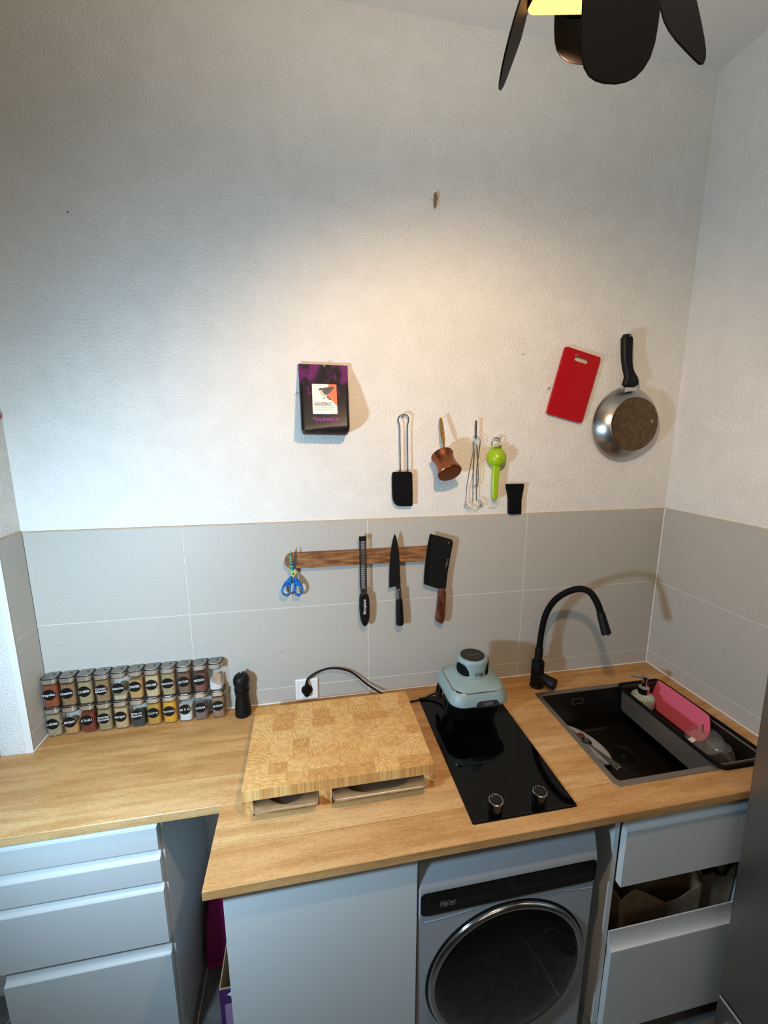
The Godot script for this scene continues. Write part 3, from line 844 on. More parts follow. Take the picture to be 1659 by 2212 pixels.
func bird_label() -> ImageTexture:
	var w := 224; var h := 284
	var im := Image.create(w, h, false, Image.FORMAT_RGB8)
	im.fill(col(236, 233, 226))
	var fillp := func(p: PackedVector2Array, c: Color) -> void:
		for y in h:
			for x in w:
				if Geometry2D.is_point_in_polygon(Vector2((x + 0.5) / w, (y + 0.5) / h), p): im.set_pixel(x, y, c)
	fillp.call(V([[0.68, 0.0], [1, 0], [1, 0.73], [0.6, 0.4]]), col(240, 122, 84))
	# a small songbird with a raised wing, seen from the side
	fillp.call(smooth(V([[0.27, 0.2], [0.33, 0.16], [0.42, 0.2], [0.56, 0.3], [0.6, 0.4], [0.76, 0.54], [0.7, 0.55], [0.52, 0.45], [0.4, 0.4], [0.31, 0.3]]), 2), col(206, 200, 190))
	fillp.call(smooth(V([[0.36, 0.18], [0.46, 0.12], [0.68, 0.1], [0.92, 0.07], [0.86, 0.18], [0.74, 0.27], [0.62, 0.36], [0.5, 0.36], [0.44, 0.27]]), 2), col(92, 90, 88))
	for k in 5: fillp.call(V([[0.5 + 0.07 * k, 0.33 - 0.045 * k], [0.53 + 0.07 * k, 0.3 - 0.045 * k], [0.66 + 0.05 * k, 0.14 - 0.01 * k], [0.63 + 0.05 * k, 0.15 - 0.01 * k]]), col(40, 40, 40))
	fillp.call(smooth(V([[0.26, 0.19], [0.31, 0.14], [0.4, 0.13], [0.43, 0.17], [0.35, 0.2]]), 2), col(58, 56, 54))
	fillp.call(V([[0.23, 0.2], [0.29, 0.175], [0.29, 0.21]]), col(120, 96, 70))
	fillp.call(V([[0.44, 0.44], [0.46, 0.44], [0.44, 0.51], [0.42, 0.51]]), col(60, 50, 44))
	fillp.call(V([[0.5, 0.45], [0.52, 0.45], [0.49, 0.51], [0.47, 0.51]]), col(60, 50, 44))
	fillp.call(V([[0.58, 0.42], [0.62, 0.4], [0.76, 0.53], [0.72, 0.55]]), col(60, 60, 58))
	# three lines of fine print, too small to read
	for line in 3:
		var x := 0.11
		while x < [0.86, 0.88, 0.8][line]:
			var l: float = rng.randf_range(0.02, 0.07)
			fillp.call(V([[x, 0.715 + 0.062 * line], [x + l, 0.715 + 0.062 * line], [x + l, 0.729 + 0.062 * line], [x, 0.729 + 0.062 * line]]), col(112, 110, 108))
			x += l + (0.03 if rng.randf() < 0.3 else 0.008)
	return ImageTexture.create_from_image(im)

func magnet_bar() -> void:
	var bar := thing("knife_bar", "long brown walnut magnetic bar on the tiles", "knife rack", Vector3(-0.02, 0.51, 0.0))
	put(MB.new().prism(rrect(-0.284, 0.5105, 0.292, 0.5615, 0.0255, 8), 0.0, 0.024, 0.002), "bar", M.walnut, bar)
	# scissors, open, held by their blades
	var s := thing("scissors", "scissors with blue patterned handles on the left end of the knife bar", "scissors", Vector3(-0.257, 0.41, 0.025))
	var nz := sampler(noise_image(128, 0.05, 8, 2))
	var grip := std(Color.WHITE, 0.35)
	grip.albedo_texture = paint(128, 128, func(x: float, y: float) -> Color:
		var n: float = nz.call(x, y)
		return ramp(n, [[0.3, col(12, 52, 150)], [0.5, col(20, 110, 190)], [0.62, col(60, 180, 200)], [0.72, col(18, 70, 168)]]))
	triplanar(grip, Vector3(18, 18, 18))
	var teal := std(Color.WHITE, 0.3, 0.3)
	teal.albedo_texture = paint(128, 128, func(x: float, y: float) -> Color:
		var n: float = nz.call(x + 0.5, y)
		return ramp(n, [[0.3, col(20, 80, 150)], [0.5, col(30, 170, 190)], [0.68, col(176, 196, 60)]]))
	triplanar(teal, Vector3(20, 20, 20))
	put(MB.new().prism(V([[-0.2605, 0.5795], [-0.2657, 0.5565], [-0.2671, 0.531], [-0.2659, 0.5009], [-0.2576, 0.4875], [-0.2512, 0.4957], [-0.2579, 0.5305], [-0.2595, 0.5604]]), 0.0275, 0.0295, 0.0004), "blade", teal, s, "teal patterned blade")
	put(MB.new().prism(V([[-0.246, 0.5787], [-0.2532, 0.5473], [-0.2569, 0.5262], [-0.2611, 0.5006], [-0.2536, 0.4872], [-0.2495, 0.5085], [-0.2438, 0.551]]), 0.0252, 0.0272, 0.0004), "blade", M.steel, s, "bare steel blade")
	put(MB.new().prism(smooth(V([[-0.2625, 0.49], [-0.2783, 0.4737], [-0.2918, 0.4594], [-0.2982, 0.4425], [-0.2972, 0.4272], [-0.2889, 0.4156], [-0.2747, 0.4146], [-0.2681, 0.4272], [-0.266, 0.449], [-0.2592, 0.482]])), 0.023, 0.032, 0.0025, [smooth(V([[-0.2782, 0.4576], [-0.2908, 0.4463], [-0.2937, 0.4335], [-0.2866, 0.422], [-0.2764, 0.4226], [-0.2718, 0.4363], [-0.2713, 0.4536]]))]), "finger_loop", grip, s)
	put(MB.new().prism(smooth(V([[-0.2562, 0.4895], [-0.2399, 0.4733], [-0.2272, 0.4528], [-0.2242, 0.4329], [-0.2317, 0.418], [-0.2443, 0.4114], [-0.2542, 0.4174], [-0.2564, 0.4352], [-0.2552, 0.4612]])), 0.023, 0.032, 0.0025, [smooth(V([[-0.2447, 0.454], [-0.2328, 0.4445], [-0.2304, 0.4311], [-0.2378, 0.4206], [-0.2472, 0.4213], [-0.2508, 0.4326], [-0.2502, 0.4479]]))]), "finger_loop", grip, s)
	for k in 3:
		put(MB.new().prism(V([[-0.2645, 0.506 - 0.008 * k], [-0.256, 0.499 - 0.008 * k], [-0.2495, 0.507 - 0.006 * k], [-0.2505, 0.5095 - 0.006 * k], [-0.2562, 0.5025 - 0.008 * k], [-0.2635, 0.509 - 0.008 * k]]), 0.0293, 0.0302), "chevron", std(col(226, 220, 70), 0.4), s)
	var pv := MB.new()
	pv.xf = Transform3D(Basis(Vector3.RIGHT, PI / 2), Vector3(-0.2565, 0.4945, 0.0295))
	put(pv.lathe([[0.0032, 0.0], [0.0028, 0.0012], [0.0, 0.0014]], 14), "pivot", M.steel, s)
	# zester
	var z := thing("zester", "long steel zester grater with a black handle", "grater", Vector3(-0.016, 0.286, 0.026))
	var zb := MB.new()
	var zh := []
	for k in 25:
		var y := 0.425 + 0.0072 * k
		zh.append(V([[-0.0262, y], [-0.0120, y], [-0.0122, y + 0.0036], [-0.026, y + 0.0036]]))
	zb.prism(V([[-0.0322, 0.6035], [-0.0321, 0.5129], [-0.0295, 0.405], [-0.006, 0.405], [-0.0073, 0.5114], [-0.0088, 0.6035]]), 0.0262, 0.0272, 0.0, zh)
	put(zb, "grating_blade", M.steel, z)
	for k in 25:
		var y := 0.425 + 0.0072 * k
		put(MB.new().prism(V([[-0.026, y + 0.0029], [-0.0122, y + 0.0029], [-0.014, y + 0.0050], [-0.0242, y + 0.0050]]), 0.0270, 0.0282), "tooth", M.brushed, z)
	put(MB.new().box(Vector3(-0.032, 0.43, 0.0242), Vector3(-0.0268, 0.6, 0.0268), 0.0005), "rail", M.steel, z)
	put(MB.new().box(Vector3(-0.0118, 0.43, 0.0242), Vector3(-0.0082, 0.6, 0.0268), 0.0005), "rail", M.steel, z)
	put(MB.new().prism(rrect(-0.033, 0.598, -0.0082, 0.6128, 0.0015, 2), 0.0242, 0.0296, 0.001, [circle(Vector2(-0.0205, 0.6055), 0.0018, 8)]), "end_cap", M.black_matte, z)
	put(MB.new().prism(smooth(V([[-0.0322, 0.4102], [-0.0345, 0.3785], [-0.0341, 0.3372], [-0.0301, 0.3045], [-0.0223, 0.2889], [-0.0144, 0.2854], [-0.0065, 0.2908], [-0.0001, 0.3112], [0.0018, 0.3389], [0.0012, 0.3758], [-0.0029, 0.408]])), 0.018, 0.038, 0.005, [circle(Vector2(-0.016, 0.303), 0.0045, 10, 0.006)]), "handle", M.black_matte, z)
	text("Microplane", Vector3(-0.0168, 0.361, 0.0381), 0.0095, 0.0004, M.white_print, z, 0.054, "Droid Sans", Basis(Vector3.BACK, PI / 2))
	# chef's knife
	var k1 := thing("chef_knife", "black bladed chef's knife with a steel bolster", "knife", Vector3(0.1, 0.278, 0.026))
	put(MB.new().prism(V([[0.0913, 0.6183], [0.0835, 0.5902], [0.0776, 0.5509], [0.0737, 0.5066], [0.0729, 0.4662], [0.0725, 0.4222], [0.0796, 0.4217], [0.0929, 0.4249], [0.0983, 0.4213], [0.0996, 0.4127], [0.1154, 0.4126], [0.1123, 0.4637], [0.1092, 0.5225], [0.1045, 0.5716], [0.0987, 0.6027]]), 0.0252, 0.0275, 0.0006), "blade", M.dark_blade, k1)
	var bo := MB.new()
	bo.xf = aim(Vector3(0.109, 0.381, 0.0275), Vector3(-0.002, 0.036, 0))
	put(bo.lathe([[0.0108, -0.002], [0.0108, 0.034], [0.0095, 0.0355]], 24), "bolster", M.steel, k1)
	var hn := MB.new()
	hn.xf = aim(Vector3(0.1125, 0.279, 0.0275), Vector3(-0.0035, 0.102, 0))
	put(hn.lathe([[0.0125, 0.0], [0.0142, 0.003], [0.0136, 0.05], [0.0112, 0.101]], 24), "handle", M.black_matte, k1)
	# cleaver
	var k2 := thing("cleaver", "broad dark cleaver with a riveted red-brown wooden handle", "cleaver", Vector3(0.25, 0.269, 0.026))
	var cb := MB.new()
	cb.prism(V([[0.2182, 0.6113], [0.2077, 0.553], [0.2009, 0.4809], [0.199, 0.4305], [0.2032, 0.4247], [0.2286, 0.4145], [0.2556, 0.4047], [0.2826, 0.4028], [0.2882, 0.4663], [0.2971, 0.5255], [0.3049, 0.5728], [0.3037, 0.5819], [0.2952, 0.5881], [0.2562, 0.6007]]), 0.0252, 0.0282, 0.0008, [circle(Vector2(0.2888, 0.575), 0.0042, 12)])
	put(cb, "blade", M.dark_blade, k2)
	put(MB.new().prism(V([[0.2182, 0.610], [0.208, 0.553], [0.2013, 0.4809], [0.1995, 0.431], [0.213, 0.4222], [0.2205, 0.5], [0.2252, 0.6065]]), 0.028, 0.0286, 0.0004), "cutting_bevel", M.black_matte, k2)
	put(MB.new().prism(smooth(V([[0.2542, 0.4078], [0.2521, 0.3565], [0.2476, 0.3093], [0.2442, 0.2928], [0.2501, 0.2803], [0.2669, 0.2691], [0.2762, 0.2741], [0.2804, 0.2921], [0.2825, 0.3351], [0.2825, 0.4048]])), 0.0195, 0.0345, 0.003), "handle", M.rosewood, k2)
	for p: Array in [[0.2712, 0.3859], [0.2685, 0.3478], [0.2661, 0.3109]]:
		var rv := MB.new()
		rv.xf = Transform3D(Basis(Vector3.RIGHT, PI / 2), Vector3(p[0], p[1], 0.0342))
		put(rv.lathe([[0.0028, 0.0], [0.0026, 0.0007], [0.0, 0.0009]], 12), "rivet", M.brass, k2)
	var eng := circle(Vector2(0.2865, 0.512), 0.0034, 10)
	put(MB.new().prism(eng, 0.0280, 0.0285, 0.0, [circle(Vector2(0.2865, 0.512), 0.0022, 8)]), "emblem", M.grey_print, k2)
	for k in 3:
		put(MB.new().prism(circle(Vector2(0.2842 - 0.0012 * k, 0.5025 - 0.0062 * k), 0.0027, 8, 0.0036), 0.0280, 0.0285, 0.0, [circle(Vector2(0.2842 - 0.0012 * k, 0.5025 - 0.0062 * k), 0.0016, 6, 0.0024)]), "engraved_mark", M.grey_print, k2)

# ---------------------------------------------------------------- spice jars
func jar(at: Vector3, label: String, words: Array, fill: float, c: Color, lumpy := false, slant := 0.0) -> Node3D:
	var j := thing("spice_jar", label, "spice jar", at, "square glass spice jars stacked in two rows")
	var s := 0.0445
	var x := at.x; var z := at.z; var y := at.y
	# contents
	var top := y + 0.004 + 0.074 * fill
	var cb := MB.new()
	cb.crease = 50
	var ring := rbox(x, z, s - 0.005, s - 0.005, 0.009, top, 4)
	for k in ring.size():
		ring[k].y += slant * (ring[k].x - x) / s + rng.randf_range(-0.0008, 0.0008)
	cb.loft([rbox(x, z, s - 0.009, s - 0.009, 0.008, y + 0.0035, 4), rbox(x, z, s - 0.005, s - 0.005, 0.009, y + 0.006, 4), ring])
	var cm := std(Color.WHITE, 0.9, 0, 0.2)
	cm.albedo_texture = noise_tex(64, 0.12, int(x * 1000) + int(y * 777), [[0.2, c.darkened(0.28)], [0.8, c.darkened(0.08)]], 3)
	triplanar(cm, Vector3(22, 22, 22))
	if lumpy:
		for k in 34:
			var side := k % 3
			var p := Vector3(rng.randf_range(-0.017, 0.017), rng.randf_range(0.006, 0.072), 0.0185)
			if side == 1: p = Vector3(0.0185, p.y, rng.randf_range(-0.017, 0.017))
			var pod := MB.new()
			pod.xf = Transform3D(Basis.from_euler(Vector3(rng.randf_range(-0.4, 0.4), rng.randf_range(-0.3, 0.3), rng.randf_range(0.3, 2.8))), Vector3(x, y, z) + p * 0.93)
			pod.lathe([[0.0, -0.0085], [0.002, -0.006], [0.0031, 0.0], [0.002, 0.006], [0.0, 0.0085]], 7)
			put(pod, "seed_pod", cm, j)
	put(cb, "contents", cm, j)
	# glass
	var g := MB.new()
	g.crease = 50
	g.loft([rbox(x, z, s - 0.008, s - 0.008, 0.008, y, 5), rbox(x, z, s - 0.001, s - 0.001, 0.010, y + 0.003, 5), rbox(x, z, s, s, 0.011, y + 0.006, 5), rbox(x, z, s, s, 0.011, y + 0.072, 5), rbox(x, z, s - 0.002, s - 0.002, 0.011, y + 0.0775, 5), rbox(x, z, s - 0.004, s - 0.004, 0.012, y + 0.081, 5)], true, false)
	put(g, "glass", M.glass, j)
	# lid: a steel band, a black seal and a steel top with a pouring hole
	put(MB.new().loft([rbox(x, z, s - 0.0025, s - 0.0025, 0.012, y + 0.0805, 5), rbox(x, z, s - 0.0025, s - 0.0025, 0.012, y + 0.083, 5)]), "seal", M.black_rubber, j)
	put(MB.new().loft([rbox(x, z, s - 0.001, s - 0.001, 0.012, y + 0.083, 5), rbox(x, z, s - 0.001, s - 0.001, 0.012, y + 0.0985, 5)]), "lid_band", M.lid_steel, j)
	put(MB.new().loft([rbox(x, z, s + 0.0015, s + 0.0015, 0.0135, y + 0.0985, 5), rbox(x, z, s + 0.0015, s + 0.0015, 0.0135, y + 0.1005, 5)]), "lid_rim", M.black_rubber, j)
	put(MB.new().loft([rbox(x, z, s - 0.0025, s - 0.0025, 0.012, y + 0.1005, 5), rbox(x, z, s - 0.0035, s - 0.0035, 0.0115, y + 0.1013, 5)]), "lid_top", M.brushed, j)
	put(MB.new().loft([level(circle(Vector2(x + 0.006, z - 0.006), 0.0042, 10, 0.003), y + 0.1012), level(circle(Vector2(x + 0.006, z - 0.006), 0.0042, 10, 0.003), y + 0.1016)]), "pouring_hole", M.black_matte, j)
	if words.size() > 0:
		var st := MB.new()
		st.xf = Transform3D(Basis.IDENTITY, Vector3(x - 0.001, y + 0.047, z + s / 2))
		st.prism(circle(Vector2.ZERO, 0.0182, 32), -0.0005, 0.0006)
		var so := put(st, "label_disc", M.black_matte, j, "round black label")
		for k in words.size():
			var up := 0.0 if words.size() == 1 else 0.0045 - 0.009 * k
			var wide: float = [0.0, 0.02, 0.026, 0.027, 0.03, 0.031, 0.032, 0.033, 0.034, 0.034][mini(String(words[k]).length(), 9)]
			text(words[k], Vector3(x - 0.001, y + 0.047 + up, z + s / 2 + 0.0008), 0.0078 if words.size() == 1 else 0.0068, 0.0004, M.white_print, so, wide, "Droid Sans", Basis(Vector3.BACK, deg_to_rad(4)))
	return j

func spice_jars() -> void:
	var xs := [-1.0255, -0.976, -0.9265, -0.877, -0.8275, -0.778, -0.7285, -0.679, -0.6295, -0.580, -0.524]
	var low := [["C-AROMA"], ["AROMAT"], ["Chili"], ["Coriander", "(Ground)"], ["Ginger"], ["Black", "Sesame"], ["Curry"], ["Turmeric"], ["M S G"], ["SUMAK"], ["MUSKAT"]]
	var lowc := [col(176, 158, 122), col(206, 152, 92), col(136, 48, 24), col(172, 152, 104), col(210, 178, 128), col(62, 60, 58), col(206, 158, 56), col(242, 170, 14), col(236, 236, 230), col(124, 98, 90), col(160, 124, 94)]
	var lowf := [0.96, 0.45, 0.86, 0.93, 0.95, 0.55, 0.97, 1.0, 0.72, 0.62, 0.95]
	var up := [["Paprika"], ["Cinnamon"], ["CUMIN"], ["Garam", "Masala"], ["Sesame"], ["ZWIEBEL"], ["KNOBI"], ["Rosmarin"], ["ZATAR"], ["MERKEN"], []]
	var upc := [col(158, 72, 26), col(158, 118, 80), col(176, 158, 112), col(160, 126, 80), col(206, 190, 150), col(208, 160, 92), col(216, 192, 146), col(180, 160, 110), col(120, 84, 56), col(122, 62, 40), col(238, 238, 234)]
	var upf := [1.0, 0.95, 0.97, 1.0, 0.2, 0.86, 0.98, 1.0, 1.0, 0.8, 0.3]
	var lown := ["pale seed pods", "light orange seasoning half full", "dark red chili flakes", "olive tan ground coriander", "cream ground ginger", "black sesame seeds half full", "mustard yellow curry powder", "bright yellow turmeric", "white crystals", "grey-brown sumac", "brown ground nutmeg"]
	var upn := ["rust red paprika powder", "brown cinnamon", "tan cumin", "two-line garam masala label and brown powder", "a little white sesame at the bottom", "golden onion powder", "cream garlic powder", "green-tan rosemary", "dark brown zatar", "red-brown flakes low on one side", "white salt with folded paper, unlabelled,"]
	for i in 11:
		jar(Vector3(xs[i], 0.0, 0.0235), "square glass jar of %s in the lower row" % lown[i], low[i], lowf[i], lowc[i], i == 0, 0.0)
	for i in 11:
		var x: float = xs[i] + (0.004 if i < 10 else -0.003)
		var j := jar(Vector3(x, 0.1017, 0.0232), "square glass jar of %s in the upper row" % upn[i], up[i], upf[i], upc[i], false, [0, 0, 0, 0, 0.002, 0.0, 0, 0, 0, 0.014, -0.022][i])
		if i == 10:
			var pp := MB.new()
			pp.xf = Transform3D(Basis.from_euler(Vector3(-0.25, 0.5, 0.2)), Vector3(x + 0.003, 0.138, 0.024))
			pp.box(Vector3(-0.009, -0.018, -0.001), Vector3(0.009, 0.018, 0.001), 0.0003)
			pp.xf = Transform3D(Basis.from_euler(Vector3(-0.2, -0.5, 0.1)), Vector3(x + 0.008, 0.139, 0.026))
			pp.box(Vector3(-0.006, -0.018, -0.0008), Vector3(0.008, 0.016, 0.0008), 0.0003)
			put(pp, "folded_paper", M.kraft, j)

# ---------------------------------------------------------------- things on the worktop
func counter_things() -> void:
	# pepper mill
	var pm := thing("pepper_mill", "matte black turned pepper mill right of the spice jars", "pepper mill", Vector3(-0.445, 0, 0.038))
	var a := MB.new()
	a.xf = Transform3D(Basis.IDENTITY, Vector3(-0.445, 0, 0.038))
	a.crease = 45
	a.lathe([[0.0255, 0.0], [0.027, 0.002], [0.027, 0.013], [0.0262, 0.016], [0.0255, 0.018], [0.0262, 0.02], [0.0262, 0.028], [0.0245, 0.045], [0.0222, 0.064], [0.0218, 0.072], [0.0228, 0.083], [0.0245, 0.091], [0.0245, 0.094], [0.0215, 0.096]], 36)
	put(a, "body", M.black_matte, pm)
	var b := MB.new()
	b.xf = a.xf
	b.crease = 45
	b.lathe([[0.0215, 0.0965], [0.0242, 0.0985], [0.0245, 0.102], [0.0225, 0.106], [0.0232, 0.109], [0.0255, 0.117], [0.0268, 0.126], [0.026, 0.136], [0.0225, 0.145], [0.0165, 0.1505], [0.008, 0.152], [0.0045, 0.151]], 36)
	put(b, "head", M.black_matte, pm)
	var c := MB.new()
	c.xf = a.xf
	c.lathe([[0.003, 0.15], [0.003, 0.153], [0.0046, 0.156], [0.0046, 0.159], [0.003, 0.162], [0.0, 0.163]], 16)
	put(c, "nut", M.chrome, pm)
	# chopping board of end-grain blocks, standing on rails
	var bd := thing("butcher_block", "thick end-grain wooden chopping board with tray slots in front", "chopping board", Vector3(-0.138, 0, 0.29))
	var bx0 := -0.389; var bx1 := 0.113; var bz0 := 0.124; var bz1 := 0.457
	var nx := 11; var nz := 8
	var zr := [0.0, 0.12, 0.25, 0.37, 0.5, 0.62, 0.75, 0.87, 1.0]
	var shapes := 0
	for j in nz:
		var cuts := [0.0]
		var x := 0.0
		while x < 0.93:
			x += rng.randf_range(0.09, 0.14)
			cuts.append(x if x < 0.94 else 1.0)
		if cuts[-1] < 1.0: cuts.append(1.0)
		for i in cuts.size() - 1:
			var m := MB.new()
			m.box(Vector3(lerpf(bx0, bx1, cuts[i]), 0.0455, lerpf(bz0, bz1, zr[j])), Vector3(lerpf(bx0, bx1, cuts[i + 1]), 0.0755, lerpf(bz0, bz1, zr[j + 1])), 0.0004)
			var off: Vector2 = [Vector2(0.2, 0.18), Vector2(0.78, 0.3), Vector2(0.33, 0.8), Vector2(0.87, 0.86)][rng.randi() % 4] + Vector2.from_angle(rng.randf() * TAU) * rng.randf_range(0.13, 0.26)
			var turn := rng.randf() * TAU
			var mid := Vector3(lerpf(bx0, bx1, (cuts[i] + cuts[i + 1]) / 2), 0, lerpf(bz0, bz1, (zr[j] + zr[j + 1]) / 2))
			for k in m.v.size():
				var p := m.v[k] - mid
				var f := Vector2(p.x, p.z).rotated(turn) * 4.2 + off
				m.uv[k] = f
			put(m, "block", M.end_grain[rng.randi() % 4], bd)
	for r: Array in [[-0.389, -0.3635], [-0.198, -0.164], [0.0865, 0.113]]:
		put(MB.new().box(Vector3(r[0], 0.0, bz0 + 0.002), Vector3(r[1], 0.0455, bz1), 0.0008), "rail", M.board_side, bd)
	put(MB.new().box(Vector3(-0.3635, 0.001, bz0 + 0.002), Vector3(0.0865, 0.0455, bz0 + 0.02), 0.0005), "back_rail", M.board_side, bd)
	tray("steel_tray", "narrow steel tray in the left slot of the chopping board", -0.3625, -0.199)
	tray("steel_tray", "wide steel tray in the right slot of the chopping board", -0.163, 0.0855)
	# wall socket and the cord plugged into it
	var so := thing("power_socket", "white wall socket with a round well low on the tiles", "socket", Vector3(-0.226, 0.004, 0.0))
	var fr := rrect(-0.2665, 0.0045, -0.186, 0.0875, 0.003)
	put(MB.new().prism(fr, -0.001, 0.008, 0.003, [rrect(-0.2565, 0.0145, -0.196, 0.0775, 0.002)]), "frame", M.white_plastic, so)
	put(MB.new().prism(rrect(-0.2565, 0.0145, -0.196, 0.0775, 0.002), -0.001, 0.0072, 0.0008, [circle(Vector2(-0.226, 0.046), 0.0205, 28)]), "insert", M.white_plastic, so)
	put(MB.new().prism(circle(Vector2(-0.226, 0.046), 0.0205, 28), -0.006, -0.0008), "well_floor", M.white_plastic, so)
	var cd := thing("electric_cable", "black electric cable looping from the socket behind the board to the air fryer", "cable", Vector3(-0.226, 0.02, 0.02))
	var pl := MB.new()
	pl.xf = Transform3D(Basis(Vector3.RIGHT, PI / 2), Vector3(-0.226, 0.046, 0.0))
	put(pl.lathe([[0.0185, -0.0005], [0.0185, 0.012], [0.016, 0.015], [0.0, 0.015]], 28), "plug", M.black_matte, cd)
	put(MB.new().prism(smooth(V([[-0.236, 0.028], [-0.217, 0.028], [-0.216, 0.05], [-0.22, 0.075], [-0.222, 0.085], [-0.230, 0.085], [-0.232, 0.075], [-0.237, 0.05]])), 0.012, 0.026, 0.003), "plug_grip", M.black_matte, cd)
	var cp := [Vector3(-0.226, 0.075, 0.019), Vector3(-0.2245, 0.092, 0.02), Vector3(-0.211, 0.107, 0.021), Vector3(-0.19, 0.119, 0.021), Vector3(-0.162, 0.127, 0.02), Vector3(-0.132, 0.127, 0.018), Vector3(-0.098, 0.119, 0.016), Vector3(-0.066, 0.103, 0.015), Vector3(-0.038, 0.079, 0.017), Vector3(-0.008, 0.051, 0.022), Vector3(0.03, 0.026, 0.034), Vector3(0.075, 0.0085, 0.06), Vector3(0.115, 0.0046, 0.082), Vector3(0.15, 0.0066, 0.087), Vector3(0.19, 0.0088, 0.082), Vector3(0.22, 0.017, 0.078), Vector3(0.252, 0.03, 0.082), Vector3(0.275, 0.06, 0.09)]
	put(MB.new().tube(curve(cp, 5), 0.0036, 10), "cable", M.black_matte, cd)
	hob()
	air_fryer()
	# something wooden just reaching into the picture at the left
	var cn := thing("wooden_canister", "dark brown wooden canister at the left end of the worktop", "canister", Vector3(-1.155, 0, 0.165))
	var k := MB.new()
	k.xf = Transform3D(Basis.IDENTITY, Vector3(-1.1605, 0, 0.158))
	put(k.lathe([[0.034, 0.0], [0.036, 0.002], [0.036, 0.05], [0.034, 0.052], [0.0, 0.052]], 32), "body", M.rosewood, cn)
	var k2 := MB.new()
	k2.xf = k.xf
	put(k2.lathe([[0.0335, 0.0525], [0.0345, 0.056], [0.03, 0.064], [0.008, 0.067], [0.008, 0.074], [0.012, 0.08], [0.0, 0.088]], 32), "lid", M.rosewood, cn)

# a closed line cut into a given number of even steps per quarter, so that different outlines can be joined
func resample(r: PackedVector3Array, n: int) -> PackedVector3Array:
	var lens := [0.0]
	for k in r.size(): lens.append(lens[-1] + r[k].distance_to(r[(k + 1) % r.size()]))
	var o := PackedVector3Array()
	var i := 0
	for k in n:
		var at: float = lens[-1] * k / n
		while i < r.size() - 1 and lens[i + 1] < at: i += 1
		o.append(r[i].lerp(r[(i + 1) % r.size()], (at - lens[i]) / maxf(1e-6, lens[i + 1] - lens[i])))
	return o

func tray(called: String, label: String, x0: float, x1: float) -> void:
	var z0 := 0.16; var z1 := 0.484
	var cx := (x0 + x1) / 2; var w := x1 - x0 - 0.002
	var cz := (z0 + z1) / 2; var d := z1 - z0
	var t := thing(called, label, "tray", Vector3(cx, 0.015, cz), "steel trays under the chopping board")
	var m := MB.new()
	m.crease = 30
	var e := 0.024
	var bz := cz + 0.003
	var bw := w - e * 2
	var bd := d - 0.032
	m.loft([rbox(cx, cz, w, d, 0.008, 0.0315), rbox(cx, cz, w + 0.001, d + 0.001, 0.008, 0.0335), rbox(cx, cz, w, d, 0.008, 0.036), rbox(cx, cz, w - 0.004, d - 0.004, 0.007, 0.0368), rbox(cx, cz, w - 0.008, d - 0.008, 0.006, 0.0352), rbox(cx, bz, bw, bd, 0.06, 0.0345, 8), rbox(cx, bz, bw - 0.012, bd - 0.012, 0.055, 0.0165, 8), rbox(cx, bz, bw - 0.018, bd - 0.018, 0.052, 0.0155, 8)].map(func(r): return resample(r, 120)), false, true)
	put(m, "pan", M.tray_steel, t)
	var o := MB.new()
	o.crease = 30
	o.loft([rbox(cx, bz, bw - 0.016, bd - 0.016, 0.052, 0.0135, 8), rbox(cx, bz, bw - 0.01, bd - 0.01, 0.055, 0.0155, 8), rbox(cx, bz, bw + 0.002, bd + 0.002, 0.06, 0.031, 8), rbox(cx, cz, w - 0.008, d - 0.008, 0.006, 0.0312), rbox(cx, cz, w, d, 0.008, 0.0315)].map(func(r): return resample(r, 120)), true, false)
	put(o, "underside", M.tray_steel, t)

func hob() -> void:
	var h := thing("induction_hob", "narrow black glass hob with two knobs beside the sink", "hob", Vector3(0.32, 0, 0.325))
	var m := MB.new()
	m.loft([rbox(0.32, 0.3245, 0.288, 0.515, 0.004, 0.0002, 3), rbox(0.32, 0.3245, 0.288, 0.515, 0.004, 0.003, 3), rbox(0.32, 0.3245, 0.2865, 0.5135, 0.0036, 0.004, 3)])
	put(m, "glass", M.hob_glass, h)
	put(MB.new().loft([rbox(0.32, 0.3245, 0.2895, 0.5165, 0.0046, 0.0, 3), rbox(0.32, 0.3245, 0.2895, 0.5165, 0.0046, 0.0016, 3)]), "trim", M.black_matte, h)
	for k in 2:
		var p: Vector2 = [Vector2(0.247, 0.557), Vector2(0.372, 0.553)][k]
		var kb := MB.new()
		kb.xf = Transform3D(Basis.IDENTITY, Vector3(p.x, 0.004, p.y))
		kb.crease = 30
		var ko := put(kb.lathe([[0.0165, 0.0], [0.0165, 0.004], [0.0178, 0.005], [0.0178, 0.029], [0.017, 0.0298]], 36, true, true), "knob", M.black_gloss, h)
		var rg := MB.new()
		rg.xf = kb.xf
		put(rg.lathe([[0.0178, 0.0285], [0.0187, 0.0295], [0.0187, 0.031], [0.0178, 0.032], [0.0166, 0.0318], [0.0166, 0.0295]], 36, false, false), "ring", M.chrome, ko)
		var dt := MB.new()
		dt.xf = Transform3D(Basis.IDENTITY, Vector3(p.x - 0.004, 0.0338, p.y - 0.013))
		put(dt.lathe([[0.001, -0.001], [0.001, 0.0003], [0.0, 0.0003]], 8), "pointer", M.white_print, ko)
	for k in 2:
		var c := MB.new()
		c.xf = Transform3D(Basis.IDENTITY, Vector3([0.225, 0.348][k], 0.0039, [0.532, 0.55][k]))
		put(c.lathe([[0.0011, 0.0], [0.0011, 0.0004], [0.0, 0.0004]], 8), "zone_mark", M.grey_print, h)

